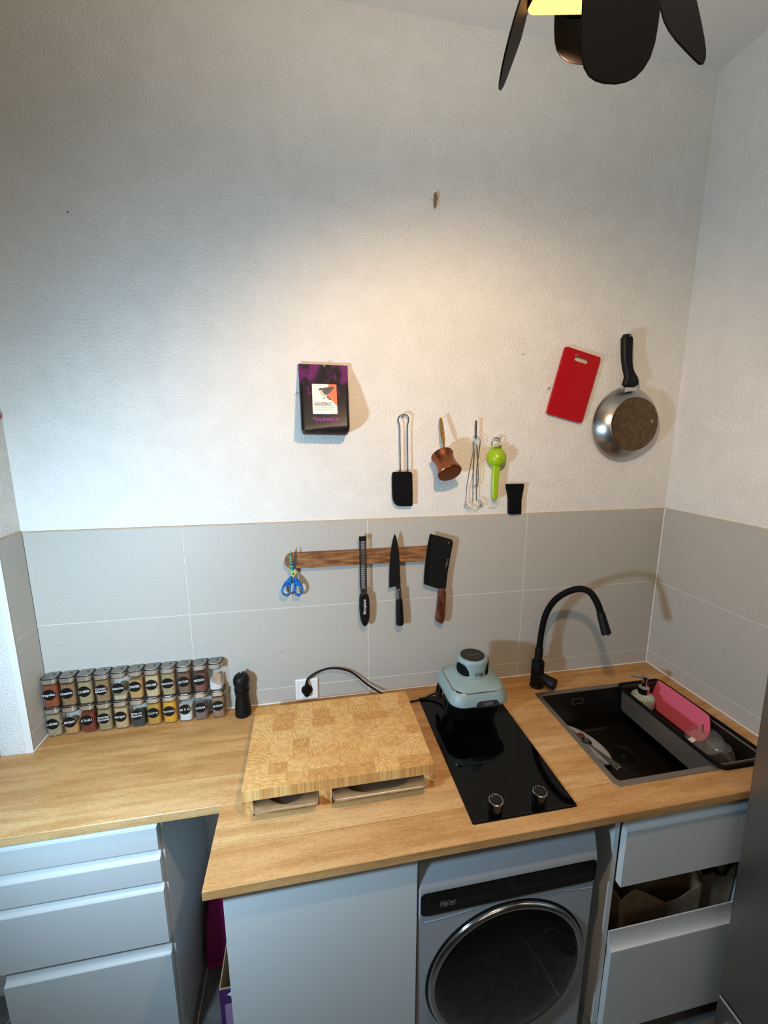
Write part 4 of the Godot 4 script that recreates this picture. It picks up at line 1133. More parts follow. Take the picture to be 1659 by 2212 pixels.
func air_fryer() -> void:
	var f := thing("air_fryer", "sage green glass-bowl air fryer standing on the hob", "air fryer", Vector3(0.33, 0.004, 0.178))
	var cx := 0.33; var cz := 0.178
	var g := MB.new()
	g.crease = 60
	g.loft([rbox(cx, cz, 0.132, 0.112, 0.03, 0.0045), rbox(cx, cz, 0.144, 0.124, 0.034, 0.008), rbox(cx, cz, 0.166, 0.150, 0.036, 0.05), rbox(cx, cz, 0.178, 0.166, 0.036, 0.088)], true, false)
	put(g, "bowl", M.smoked_glass, f, "dark glass bowl")
	var bk := MB.new()
	bk.loft([rbox(cx, cz, 0.128, 0.108, 0.03, 0.016), rbox(cx, cz, 0.146, 0.128, 0.034, 0.055)], true, true)
	put(bk, "basket_plate", M.black_matte, f)
	var rim := MB.new()
	rim.crease = 40
	rim.loft([rbox(cx, cz, 0.18, 0.17, 0.036, 0.083), rbox(cx, cz, 0.192, 0.188, 0.04, 0.088), rbox(cx, cz, 0.196, 0.194, 0.042, 0.096)])
	put(rim, "rim", M.black_matte, f)
	var lid := MB.new()
	lid.crease = 40
	lid.loft([rbox(cx, cz, 0.2, 0.2, 0.044, 0.096, 8), rbox(cx, cz, 0.202, 0.202, 0.045, 0.099, 8), rbox(cx, cz, 0.198, 0.198, 0.045, 0.112, 8), rbox(cx, cz, 0.185, 0.185, 0.044, 0.128, 8), rbox(cx, cz, 0.177, 0.176, 0.043, 0.1345, 8)], true, true)
	put(lid, "lid", M.sage, f)
	put(MB.new().loft([rbox(cx, cz, 0.177, 0.176, 0.043, 0.1335, 8), rbox(cx, cz, 0.178, 0.177, 0.0435, 0.1355, 8), rbox(cx, cz, 0.175, 0.174, 0.043, 0.137, 8), rbox(cx, cz, 0.171, 0.17, 0.042, 0.137, 8)], true, true), "silver_trim", M.chrome, f)
	var dome := MB.new()
	dome.crease = 55
	var rr := []
	for s: Array in [[0.172, 0.171, 0.042, 0.136], [0.166, 0.165, 0.044, 0.1405], [0.15, 0.149, 0.052, 0.1465], [0.133, 0.132, 0.064, 0.1525], [0.124, 0.124, 0.0619, 0.156], [0.116, 0.116, 0.0579, 0.159]]:
		rr.append(rbox(cx + 0.004, cz - 0.008 * clampf((s[3] - 0.136) * 50, 0, 1), s[0], s[1], s[2], s[3], 8))
	dome.loft(rr)
	put(dome, "dome", M.sage, f)
	var hx := cx + 0.005; var hz := cz - 0.010
	var hd := MB.new()
	hd.xf = Transform3D(Basis.IDENTITY, Vector3(hx, 0, hz))
	hd.crease = 40
	hd.lathe([[0.057, 0.157], [0.0545, 0.16], [0.0535, 0.165], [0.053, 0.19], [0.053, 0.203], [0.0515, 0.2095], [0.048, 0.2135], [0.043, 0.2145], [0.0415, 0.2138]], 56)
	put(hd, "control_head", M.sage, f)
	var dc := MB.new()
	dc.xf = Transform3D(Basis.IDENTITY, Vector3(hx, 0.2132, hz))
	var dco := put(dc.lathe([[0.0408, 0.0], [0.0408, 0.0018], [0.0, 0.0018]], 48), "control_disc", M.black_gloss, f, "glossy black control disc")
	var mk := MB.new()
	mk.xf = Transform3D(Basis(Vector3.RIGHT, -PI / 2), Vector3(hx, 0.2150, hz))
	mk.prism(circle(Vector2(0.0, 0.0), 0.0088, 28), -0.0002, 0.0003, 0.0, [circle(Vector2(0.0, 0.0), 0.008, 24)])
	for q: Array in [[-0.023, 0.003, 0.011], [-0.022, -0.006, 0.011], [0.012, 0.006, 0.009], [0.012, -0.002, 0.019], [-0.0035, 0.0, 0.007], [0.006, -0.019, 0.006], [-0.02, 0.018, 0.002], [0.006, 0.02, 0.002]]:
		mk.prism(V([[q[0], q[1]], [q[0] + q[2], q[1]], [q[0] + q[2], q[1] + 0.0011], [q[0], q[1] + 0.0011]]), -0.0002, 0.0003)
	put(mk, "printed_marks", M.grey_print, dco)
	# front bib and the two dark finger grips, both following the head's round
	wrap_round(f, "front_panel", M.sage, hx, hz, 0.0534, 0.0552, smooth(V([[-0.031, 0.207], [-0.0295, 0.196], [-0.025, 0.185], [-0.0215, 0.176], [-0.021, 0.167], [-0.016, 0.1635], [0.016, 0.1635], [0.021, 0.167], [0.0215, 0.176], [0.025, 0.185], [0.0295, 0.196], [0.031, 0.207]])))
	for s: float in [-1.0, 1.0]:
		wrap_round(f, "finger_grip", M.black_rubber, hx, hz, 0.0525, 0.0548, smooth(V([[s * 0.029, 0.163], [s * 0.030, 0.178], [s * 0.038, 0.192], [s * 0.048, 0.2], [s * 0.072, 0.2], [s * 0.085, 0.19], [s * 0.088, 0.172], [s * 0.08, 0.163], [s * 0.05, 0.1605]]), 1))
	text("NINJA", Vector3(hx + 0.003, 0.1735, hz + 0.0552), 0.0125, 0.0007, M.dark_print, f, 0.027)
	# badge at the lid's lower front edge
	var bg := MB.new()
	bg.xf = Transform3D(Basis(Vector3.RIGHT, deg_to_rad(-12)), Vector3(cx + 0.018, 0.105, cz + 0.099))
	bg.prism(smooth(V([[-0.048, -0.012], [0.043, -0.012], [0.038, -0.004], [0.032, 0.006], [0.027, 0.0085], [-0.029, 0.0085], [-0.036, 0.006], [-0.042, -0.004]])), -0.006, 0.0032, 0.001)
	put(bg, "badge", std(col(38, 44, 52), 0.4), f)
	text("CRISPI", Vector3(cx + 0.018, 0.104, cz + 0.1026), 0.0105, 0.0006, M.grey_print, f, 0.032, "Droid Sans", Basis(Vector3.RIGHT, deg_to_rad(-12)))
	# clips on the bowl's left and right
	for z: float in [cz + 0.035, cz - 0.05]:
		var cl := MB.new()
		cl.xf = Transform3D(Basis(Vector3(0, 0, 1), Vector3(0.12, 1, 0).normalized(), Vector3(-1, 0.12, 0).normalized()), Vector3(cx - 0.094, 0.04, z))
		cl.prism(smooth(V([[-0.017, 0.052], [0.017, 0.052], [0.0165, 0.012], [0.013, 0.002], [-0.013, 0.002], [-0.0165, 0.012]])), 0.0, 0.012, 0.002, [rrect(-0.009, 0.018, 0.009, 0.043, 0.003, 3)])
		put(cl, "clip", M.black_matte, f)

# a flat outline (arc length, height) laid round an upright cylinder
func wrap_round(parent: Node3D, called: String, m: Material, cx: float, cz: float, r0: float, r1: float, poly: PackedVector2Array) -> void:
	var b := MB.new()
	# split into narrow upright strips so that it bends
	var lo := 1e9; var hi := -1e9
	for p in poly: lo = minf(lo, p.x); hi = maxf(hi, p.x)
	var n := 12
	for k in n:
		var a := lerpf(lo, hi, float(k) / n); var c := lerpf(lo, hi, float(k + 1) / n)
		var strip := V([[a, 0.0], [c, 0.0], [c, 1.0], [a, 1.0]])
		for piece: PackedVector2Array in Geometry2D.intersect_polygons(poly, strip):
			if MB.area(piece) < 0: piece.reverse()
			var idx := Geometry2D.triangulate_polygon(piece)
			for i in range(0, idx.size(), 3):
				var q := [piece[idx[i]], piece[idx[i + 1]], piece[idx[i + 2]]]
				if (q[1] - q[0]).cross(q[2] - q[0]) < 0: q.reverse()
				b.tri(bend(q[0], cx, cz, r1), bend(q[1], cx, cz, r1), bend(q[2], cx, cz, r1))
			for i in piece.size():
				var p := piece[i]; var q := piece[(i + 1) % piece.size()]
				if absf(p.x - q.x) < 1e-6 and (absf(p.x - a) < 1e-6 or absf(p.x - c) < 1e-6): continue
				b.quad(bend(p, cx, cz, r0), bend(q, cx, cz, r0), bend(q, cx, cz, r1), bend(p, cx, cz, r1))
	put(b, called, m, parent)

func bend(p: Vector2, cx: float, cz: float, r: float) -> Vector3:
	var a := p.x / 0.053
	return Vector3(cx + sin(a) * r, p.y, cz + cos(a) * r)

# ---------------------------------------------------------------- sink
func sink_area() -> void:
	var s := thing("sink", "dark steel sink set into the worktop", "sink", Vector3(0.87, -0.18, 0.335))
	var x0 := 0.608; var x1 := 1.14; var z0 := 0.1165; var z1 := 0.5485
	var cx := (x0 + x1) / 2; var cz := (z0 + z1) / 2; var w := x1 - x0; var d := z1 - z0
	var rim := MB.new()
	rim.crease = 30
	rim.loft([rbox(cx, cz, w, d, 0.014, 0.0), rbox(cx, cz, w, d, 0.014, 0.0016), rbox(cx, cz, w - 0.002, d - 0.002, 0.013, 0.0022), rbox(cx, cz, w - 0.034, d - 0.034, 0.012, 0.0022), rbox(cx, cz, w - 0.037, d - 0.037, 0.012, 0.0005), rbox(cx, cz, w - 0.037, d - 0.037, 0.012, -0.003)], false, false)
	put(rim, "rim", M.sink_rim, s)
	var b := MB.new()
	b.crease = 45
	b.loft([rbox(cx, cz, w - 0.037, d - 0.037, 0.012, -0.002), rbox(cx, cz, w - 0.04, d - 0.04, 0.014, -0.15), rbox(cx, cz, w - 0.048, d - 0.048, 0.016, -0.165), rbox(cx, cz, w - 0.066, d - 0.066, 0.014, -0.171)], false, true)
	put(b, "basin", M.sink_steel, s)
	var ov := MB.new()
	ov.prism(rrect(0.757, -0.052, 0.803, -0.03, 0.001, 2), z0 + 0.0175, z0 + 0.0205, 0.0, [rrect(0.7585, -0.0505, 0.8015, -0.0315, 0.001, 2)])
	put(ov, "overflow", M.sink_rim, s)
	var dr := MB.new()
	dr.xf = Transform3D(Basis.IDENTITY, Vector3(0.868, -0.1708, 0.285))
	dr.crease = 30
	var dro := put(dr.lathe([[0.0575, 0.0], [0.0565, 0.0014], [0.054, 0.0014], [0.05, 0.0005], [0.04, 0.0005], [0.039, 0.002], [0.030, 0.0022], [0.028, 0.001], [0.012, 0.001], [0.01, 0.006], [0.007, 0.0075], [0.0, 0.0075]], 40, false, false), "drain", M.sink_steel, s)
	for q: Array in [[0.0565, 0.0010, 0.0, 360.0], [0.0385, 0.0009, -70.0, 70.0], [0.030, 0.0008, -60.0, 50.0]]:
		var arc_line := []
		for k in 33:
			var an := deg_to_rad(lerpf(q[2], q[3], k / 32.0))
			arc_line.append(Vector3(0.868 + cos(an) * q[0], -0.1685, 0.285 - sin(an) * q[0]))
		put(MB.new().tube(arc_line, q[1], 6), "drain_ring", M.chrome, dro)
	var dk := MB.new()
	dk.xf = dr.xf
	put(dk.lathe([[0.0375, 0.003], [0.032, 0.0032], [0.0, 0.0029]], 32, false, false), "strainer", M.black_matte, dro)
	# faucet
	var f := thing("faucet", "black kitchen tap with a flexible arched spout", "faucet", Vector3(0.645, 0, 0.071))
	var bm := MB.new()
	bm.xf = Transform3D(Basis.IDENTITY, Vector3(0.645, 0, 0.071))
	bm.lathe([[0.0265, 0.0], [0.0265, 0.004], [0.0235, 0.006], [0.0235, 0.101], [0.022, 0.1035], [0.013, 0.104]], 36)
	put(bm, "body", M.black_matte, f)
	var hl := MB.new()
	hl.xf = aim(Vector3(0.648, 0.042, 0.078), Vector3(0.034, -0.006, 0.052))
	hl.lathe([[0.0205, 0.0], [0.0205, 0.044], [0.0215, 0.045], [0.0215, 0.062], [0.02, 0.064], [0.0, 0.064]], 32)
	put(hl, "mixer_handle", M.black_matte, f)
	put(MB.new().tube([Vector3(0.645, 0.1, 0.071), Vector3(0.6455, 0.155, 0.071), Vector3(0.646, 0.158, 0.071)], [0.0148, 0.0142, 0.012], 20), "sleeve", M.black_matte, f)
	var arc := curve([Vector3(0.6455, 0.15, 0.071), Vector3(0.648, 0.225, 0.074), Vector3(0.655, 0.298, 0.083), Vector3(0.672, 0.36, 0.105), Vector3(0.698, 0.405, 0.14), Vector3(0.7225, 0.427, 0.175), Vector3(0.7405, 0.422, 0.2), Vector3(0.7525, 0.394, 0.222), Vector3(0.7595, 0.357, 0.24)], 6)
	put(MB.new().tube(arc, 0.0112, 16), "spout", M.black_rubber, f)
	put(MB.new().tube([Vector3(0.7578, 0.364, 0.237), Vector3(0.7580, 0.3635, 0.2372), Vector3(0.768, 0.298, 0.262), Vector3(0.7683, 0.297, 0.2625)], [0.0115, 0.0132, 0.0158, 0.0145], 20), "spray_head", M.black_matte, f)
	put(MB.new().tube([Vector3(0.7682, 0.2985, 0.262), Vector3(0.7689, 0.2935, 0.264)], [0.0105, 0.0105], 16), "aerator", M.brushed, f)
	# the long insert with a black rubber rim
	var t := thing("sink_tray", "long narrow dark steel insert with a black rim across the sink's right side", "sink insert", Vector3(1.035, -0.085, 0.343))
	var tx0 := 0.942; var tx1 := 1.132; var tz0 := 0.13; var tz1 := 0.556
	var tcx := (tx0 + tx1) / 2; var tcz := (tz0 + tz1) / 2; var tw := tx1 - tx0; var td := tz1 - tz0
	var tm := MB.new()
	tm.crease = 40
	tm.loft([rbox(tcx, tcz, tw - 0.03, td - 0.05, 0.02, -0.086), rbox(tcx, tcz, tw - 0.016, td - 0.036, 0.022, -0.08), rbox(tcx, tcz, tw - 0.008, td - 0.03, 0.02, 0.003), rbox(tcx, tcz, tw - 0.004, td - 0.004, 0.02, 0.0035)], true, false)
	put(tm, "shell", M.sink_rim, t)
	var ti := MB.new()
	ti.crease = 40
	ti.loft([rbox(tcx, tcz, tw - 0.01, td - 0.01, 0.02, 0.008), rbox(tcx, tcz, tw - 0.016, td - 0.036, 0.022, 0.006), rbox(tcx, tcz, tw - 0.024, td - 0.044, 0.022, -0.076), rbox(tcx, tcz, tw - 0.04, td - 0.06, 0.02, -0.083)], false, true)
	put(ti, "lining", M.sink_steel, t)
	var tr := MB.new()
	tr.crease = 40
	tr.loft([rbox(tcx, tcz, tw - 0.014, td - 0.014, 0.02, 0.0025), rbox(tcx, tcz, tw, td, 0.024, 0.0025), rbox(tcx, tcz, tw + 0.001, td + 0.001, 0.0245, 0.009), rbox(tcx, tcz, tw - 0.002, td - 0.002, 0.023, 0.012), rbox(tcx, tcz, tw - 0.014, td - 0.014, 0.019, 0.012), rbox(tcx, tcz, tw - 0.016, td - 0.016, 0.018, 0.004)], false, false)
	put(tr, "rubber_rim", M.black_rubber, t)
	# soap dispenser in the insert
	var sd := thing("soap_dispenser", "pale green glass soap dispenser with a chrome pump", "soap dispenser", Vector3(1.012, -0.083, 0.19))
	var gm := MB.new()
	gm.xf = Transform3D(Basis.IDENTITY, Vector3(1.012, -0.0825, 0.19))
	gm.crease = 50
	var glaze := std(Color.WHITE, 0.12, 0, 0.5)
	glaze.albedo_texture = noise_tex(128, 0.05, 12, [[0.2, col(146, 158, 138)], [0.5, col(172, 183, 165)], [0.8, col(196, 204, 192)]], 4)
	triplanar(glaze, Vector3(16, 16, 16))
	gm.lathe([[0.03, 0.0], [0.033, 0.003], [0.037, 0.03], [0.0395, 0.05], [0.04, 0.064], [0.039, 0.071], [0.036, 0.0765], [0.031, 0.079], [0.021, 0.0815], [0.0175, 0.0835]], 40)
	put(gm, "bottle", glaze, sd)
	var pp := MB.new()
	pp.xf = gm.xf
	pp.crease = 35
	pp.lathe([[0.0185, 0.082], [0.0185, 0.108], [0.0175, 0.109], [0.011, 0.1105], [0.0085, 0.113], [0.0085, 0.142], [0.0115, 0.144], [0.0125, 0.148], [0.012, 0.153], [0.0, 0.1545]], 28)
	put(pp, "pump", M.chrome, sd)
	put(MB.new().tube([Vector3(1.004, 0.0655, 0.19), Vector3(0.981, 0.0690, 0.186), Vector3(0.962, 0.0735, 0.183), Vector3(0.958, 0.0735, 0.1825)], [0.0036, 0.0034, 0.0034, 0.0036], 10), "spout", M.chrome, sd)
	# pink board on edge
	var pb := thing("pink_cutting_board", "pink plastic cutting board leaning inside the sink insert", "cutting board", Vector3(1.09, -0.083, 0.25))
	var pbm := MB.new()
	var lean := Vector3(0.03, 0.106, 0.0).normalized()
	pbm.xf = Transform3D(Basis(Vector3(0, 0, 1), lean, Vector3(0, 0, 1).cross(lean)), Vector3(1.0835, -0.0815, 0.255))
	pbm.prism(smooth(V([[-0.1, 0.0], [0.10, 0.0], [0.118, 0.012], [0.132, 0.05], [0.112, 0.098], [0.1, 0.105], [-0.1, 0.105], [-0.106, 0.1], [-0.106, 0.005]])), -0.003, 0.003, 0.001, [smooth(V([[0.098, 0.06], [0.106, 0.035], [0.113, 0.04], [0.104, 0.07]]))])
	put(pbm, "board", M.pink, pb)
	# clear plastic cup and lid, upside down
	var cup := thing("plastic_cup", "clear fluted plastic cup upside down in the sink insert", "cup", Vector3(1.035, -0.083, 0.47))
	var cu := MB.new()
	cu.crease = 20
	var crs := []
	for sct: Array in [[0.05, -0.0825, 0.0], [0.049, -0.078, 0.0], [0.046, -0.05, 0.06], [0.036, -0.012, 0.09], [0.031, 0.0, 0.0], [0.0295, 0.003, 0.0], [0.026, 0.003, 0.0], [0.0245, -0.004, 0.0], [0.0, -0.004, 0.0]]:
		var r := PackedVector3Array()
		for k in 48:
			var an := -TAU * k / 48
			var rad: float = sct[0] * (1.0 + sct[2] * cos(an * 12.0))
			r.append(Vector3(1.035 + cos(an) * rad, sct[1], 0.47 + sin(an) * rad))
		crs.append(r)
	cu.loft(crs, false, false)
	put(cu, "cup", M.clear_plastic, cup)
	var lidt := thing("clear_cover", "round clear plastic saucer with a small white sticker in the sink insert", "cover", Vector3(1.07, -0.05, 0.42))
	var lm := MB.new()
	lm.xf = Transform3D(Basis(Vector3.BACK, 0.35) * Basis(Vector3.RIGHT, 0.1), Vector3(1.064, -0.044, 0.398))
	lm.crease = 30
	lm.lathe([[0.0, 0.0], [0.047, 0.0], [0.05, 0.003], [0.0515, 0.0075], [0.053, 0.0075], [0.0525, 0.002], [0.048, -0.002], [0.0, -0.002]], 44, false, false)
	put(lm, "disc", M.clear_plastic, lidt)
	var stk := MB.new()
	stk.xf = lm.xf
	stk.box(Vector3(-0.04, 0.0003, -0.028), Vector3(-0.018, 0.0009, -0.012))
	put(stk, "sticker", M.white_print, lidt, "white sticker")
	# plate and cutlery in the basin
	var pt := thing("plate", "pale grey plate leaning against the left wall of the sink", "plate", Vector3(0.735, -0.17, 0.24))
	var pmb := MB.new()
	pmb.xf = Transform3D(Basis(Vector3.BACK, deg_to_rad(-20)), Vector3(0.729, -0.134, 0.245))
	pmb.crease = 40
	pmb.lathe([[0.05, -0.008], [0.054, -0.0085], [0.06, -0.006], [0.095, 0.004], [0.098, 0.0065], [0.0975, 0.008], [0.093, 0.0065], [0.062, -0.002], [0.05, -0.004], [0.0, -0.0045]], 64)
	put(pmb, "dish", std(col(186, 190, 194), 0.16), pt)
	var rmb := MB.new()
	rmb.xf = pmb.xf
	rmb.lathe([[0.0972, 0.0062], [0.0988, 0.0066], [0.0984, 0.0086], [0.097, 0.0082]], 64, false, false)
	put(rmb, "rim_line", std(col(150, 132, 104), 0.3), pt)
	fork("fork", "steel fork lying across the plate in the sink", Vector3(0.690, -0.086, 0.215), Vector3(0.749, -0.085, 0.408), true)
	fork("spoon", "steel spoon with a red-stained bowl on the plate in the sink", Vector3(0.715, -0.088, 0.245), Vector3(0.731, -0.082, 0.418), false)
	fork("spoon", "steel spoon lowest along the left wall of the sink", Vector3(0.672, -0.092, 0.26), Vector3(0.6905, -0.085, 0.45), false)
	var sauce := MB.new()
	sauce.xf = aim(Vector3(0.7165, -0.0845, 0.2525), Vector3(0, 1, 0.1))
	put(sauce.lathe([[0.011, 0.0], [0.008, 0.002], [0.0, 0.0028]], 14), "sauce", std(col(120, 20, 28), 0.25), get_node("spoon"), "red sauce residue")

func fork(called: String, label: String, a: Vector3, b: Vector3, tines: bool) -> void:
	var o := thing(called, label, called, (a + b) / 2.0, "cutlery in the sink")
	var u := (b - a).normalized()
	var side := u.cross(Vector3.UP).normalized()
	var up := side.cross(u)
	var l := a.distance_to(b)
	var m := MB.new()
	m.xf = Transform3D(Basis(side, u, side.cross(u)), a)
	var hnd := V([[-0.003, 0.055], [-0.003, l * 0.55], [-0.0068, l * 0.9], [-0.006, l - 0.003], [0.0, l], [0.006, l - 0.003], [0.0068, l * 0.9], [0.003, l * 0.55], [0.003, 0.055]])
	m.prism(smooth(hnd), -0.0012, 0.0014, 0.0005)
	put(m, "handle", M.cutlery, o)
	var h := MB.new()
	h.xf = m.xf
	if tines:
		h.prism(V([[-0.003, 0.06], [-0.010, 0.045], [-0.0105, 0.03], [0.0105, 0.03], [0.010, 0.045], [0.003, 0.06]]), -0.001, 0.0012, 0.0004)
		for k in 4:
			var x := -0.009 + 0.006 * k
			h.prism(V([[x - 0.0014, 0.031], [x - 0.0008, 0.0], [x + 0.0008, 0.0], [x + 0.0014, 0.031]]), -0.0009, 0.0011, 0.0003)
	else:
		var rs := []
		for s: Array in [[1.0, 0.0], [0.96, 0.0012], [0.9, 0.0004], [0.6, -0.0035], [0.2, -0.005]]:
			var r := PackedVector3Array()
			for k in 24:
				var t := TAU * k / 24
				r.append(Vector3(cos(t) * 0.0165 * s[0], 0.028 + sin(t) * 0.027 * s[0], s[1]))
			rs.append(r)
		rs.append(rs[-1].duplicate())
		h.loft(rs, false, true)
		var under := []
		for s: Array in [[0.2, -0.0065], [0.6, -0.005], [0.94, -0.0012], [1.0, 0.0]]:
			var r := PackedVector3Array()
			for k in 24:
				var t := -TAU * k / 24
				r.append(Vector3(cos(t) * 0.0165 * s[0], 0.028 + sin(t) * 0.027 * s[0], s[1]))
			under.append(r)
		h.loft(under, true, false)
	put(h, "tines" if tines else "bowl", M.cutlery, o)

# ---------------------------------------------------------------- below the worktop
func under_counter() -> void:
	# washing machine
	var w := thing("washing_machine", "silver grey washing machine with a dark round door under the worktop", "washing machine", Vector3(0.285, -H, 0.32))
	var x0 := 0.0345; var x1 := 0.527
	var body := MB.new()
	var side := V([[-0.885, 0.05], [-0.885, 0.592], [-0.24, 0.597], [-0.215, 0.602], [-0.152, 0.602], [-0.138, 0.598], [-0.1, 0.588], [-0.09, 0.582], [-0.0865, 0.572], [-0.0865, 0.05]])
	body.xf = Transform3D(Basis(Vector3(0, 1, 0), Vector3(0, 0, 1), Vector3(1, 0, 0)), Vector3.ZERO)
	body.crease = 30
	body.prism(side, x0, x1, 0.004)
	put(body, "body", M.appliance, w)
	for k in 4:
		put(MB.new().lathe([[0.02, -H], [0.02, -0.886]], 14), "foot", M.black_rubber, w).position += Vector3([0.09, 0.47, 0.09, 0.47][k], 0, [0.12, 0.12, 0.54, 0.54][k])
	var dp := MB.new()
	dp.prism(rrect(0.0385, -0.2215, 0.524, -0.1535, 0.014), 0.599, 0.6045, 0.002)
	var dpo := put(dp, "display_panel", M.black_gloss, w, "glossy black control strip")
	text("Haier", Vector3(0.109, -0.192, 0.6047), 0.018, 0.0004, M.grey_print, dpo, 0.04)
	# shallow scoop over the door: a raised curved lip below the control strip
	var lip := []
	for k in 25:
		var t := k / 24.0
		lip.append(Vector3(lerpf(0.05, 0.522, t), -0.237 - 0.012 * (1.0 - smoothstep(0.1, 0.42, t)) - 0.014 * smoothstep(0.7, 0.95, t) + 0.006 * sin(t * PI), 0.5968))
	put(MB.new().tube(lip, 0.0016, 8), "lip", M.appliance, w)
	var c := Vector3(0.286, -0.466, 0.592)
	var ring := MB.new()
	ring.xf = Transform3D(Basis(Vector3.RIGHT, PI / 2), c)
	ring.crease = 40
	var door := put(ring.lathe([[0.224, 0.0], [0.224, 0.010], [0.2215, 0.0155], [0.2165, 0.0185], [0.209, 0.0175], [0.205, 0.0135]], 72, false, false), "door", M.chrome, w, "chrome door ring")
	var dk := MB.new()
	dk.xf = ring.xf
	put(dk.lathe([[0.229, 0.0], [0.229, 0.006], [0.2235, 0.009]], 72, false, false), "door_seal", M.black_matte, door)
	var gl := MB.new()
	gl.xf = ring.xf
	gl.crease = 60
	put(gl.lathe([[0.2065, 0.014], [0.19, 0.0215], [0.15, 0.0285], [0.1, 0.0325], [0.05, 0.0345], [0.0, 0.035]], 72, false, false), "door_glass", M.black_gloss, door, "dark domed door glass")
	var hp := MB.new()
	hp.xf = Transform3D(Basis(Vector3.BACK, deg_to_rad(-48)), Vector3(0.414, -0.385, 0.0))
	put(hp.prism(smooth(V([[-0.075, 0.0], [-0.06, 0.028], [0.0, 0.042], [0.06, 0.032], [0.078, 0.005], [0.05, -0.012], [-0.05, -0.012]]), 2), 0.611, 0.6215, 0.003), "door_grip", M.black_matte, door)
	# fridge, facing left
	var f := thing("fridge", "tall brushed steel fridge at the right edge", "fridge", Vector3(1.2, -H, 0.95))
	var fb := MB.new()
	var lean := Transform3D(Basis(Vector3.BACK, deg_to_rad(1.9)), Vector3(0.914, 0.0, 0.65))
	fb.xf = lean
	fb.box(Vector3(0.002, -0.655, 0.0), Vector3(0.05, 0.95, 0.6), 0.004)
	put(fb, "upper_door", M.brushed, f)
	var fl := MB.new()
	fl.xf = lean
	fl.box(Vector3(0.002, -0.855, 0.0), Vector3(0.05, -0.665, 0.6), 0.004)
	put(fl, "lower_door", M.brushed, f)
	var fc := MB.new()
	fc.box(Vector3(0.975, -0.87, 0.652), Vector3(1.585, 0.9, 1.248), 0.002)
	put(fc, "cabinet", std(col(70, 70, 70), 0.5), f)
	put(MB.new().box(Vector3(0.99, -H, 0.67), Vector3(1.58, -0.87, 1.24)), "plinth", M.black_matte, f)
	var hb := MB.new()
	hb.xf = lean
	hb.tube(curve([Vector3(0.004, -0.735, 0.03), Vector3(-0.02, -0.737, 0.035), Vector3(-0.028, -0.738, 0.055), Vector3(-0.028, -0.738, 0.3), Vector3(-0.028, -0.738, 0.545), Vector3(-0.02, -0.737, 0.565), Vector3(0.004, -0.735, 0.57)], 5), 0.007, 12)
	put(hb, "handle", M.chrome, f)
	# paper bags standing in the open middle of the sink cabinet
	paper_bag(Vector3(0.865, -0.774, 0.425), 0.29, 0.14, 0.3, "open brown paper bag in the sink cabinet behind the missing front", [0.03, 0.012, -0.02, -0.052, -0.045, -0.03, -0.014])
	paper_bag(Vector3(1.1, -0.774, 0.41), 0.12, 0.14, 0.3, "brown paper bag at the right inside the sink cabinet", [0.0, 0.01, -0.01, -0.015, -0.02, 0.0, 0.02])
	# the gap between drawer unit and dishwasher
	var tb := thing("storage_tub", "magenta plastic tub in the gap beside the dishwasher", "tub", Vector3(-0.55, -H, 0.1))
	var tm := MB.new()
	tm.crease = 50
	tm.prism(smooth(V([[-0.474, -0.598], [-0.52, -0.592], [-0.558, -0.606], [-0.583, -0.63], [-0.59, -0.66], [-0.603, -0.74], [-0.611, -0.85], [-0.607, -0.895], [-0.55, -0.9], [-0.48, -0.9], [-0.462, -0.88], [-0.455, -0.75], [-0.46, -0.64]]), 1), 0.03, 0.165, 0.012)
	put(tm, "shell", M.magenta, tb)
	put(MB.new().prism(smooth(V([[-0.6, -0.872], [-0.47, -0.872], [-0.47, -0.888], [-0.6, -0.888]])), 0.16, 0.169, 0.003), "bottom_rib", M.magenta, tb)
	var gt := thing("grey_lid", "grey curved plastic lid beside the magenta tub", "lid", Vector3(-0.45, -H, 0.2))
	put(MB.new().prism(smooth(V([[-0.474, -0.9], [-0.484, -0.75], [-0.492, -0.64], [-0.478, -0.56], [-0.45, -0.53], [-0.43, -0.53], [-0.43, -0.9]]), 1), 0.19, 0.23, 0.006), "shell", std(col(120, 116, 118), 0.5), gt)
	var bx := thing("cardboard_box", "open purple printed cardboard box in the gap left of the dishwasher", "box", Vector3(-0.455, -H, 0.36))
	var y1 := -0.545
	var a := -0.4865; var b := -0.425
	for s: Array in [["front_panel", Vector3(a, -H, 0.447), Vector3(b, y1, 0.45)], ["back_panel", Vector3(a, -H, 0.26), Vector3(b, y1, 0.263)], ["side_panel", Vector3(a, -H, 0.263), Vector3(a + 0.003, y1, 0.447)], ["side_panel", Vector3(b - 0.003, -H, 0.263), Vector3(b, y1, 0.447)], ["bottom_panel", Vector3(a + 0.003, -H, 0.263), Vector3(b - 0.003, -H + 0.003, 0.447)]]:
		put(MB.new().box(s[1], s[2], 0.0004), s[0], M.kraft, bx)
	put(MB.new().prism(V([[a, -0.9], [b, -0.9], [b, y1 - 0.002], [a, y1 - 0.002]]), 0.4501, 0.4507), "printed_face", std(col(74, 34, 92), 0.6), bx)
	put(MB.new().prism(V([[a + 0.02, y1 - 0.022], [b - 0.012, y1 - 0.003], [b - 0.012, y1 - 0.042]]), 0.4507, 0.4511), "printed_triangle", M.white_print, bx)
	put(MB.new().prism(rrect(a + 0.012, -0.88, b - 0.002, y1 - 0.055, 0.006), 0.4507, 0.4511), "printed_panel", std(col(170, 130, 172), 0.6), bx)

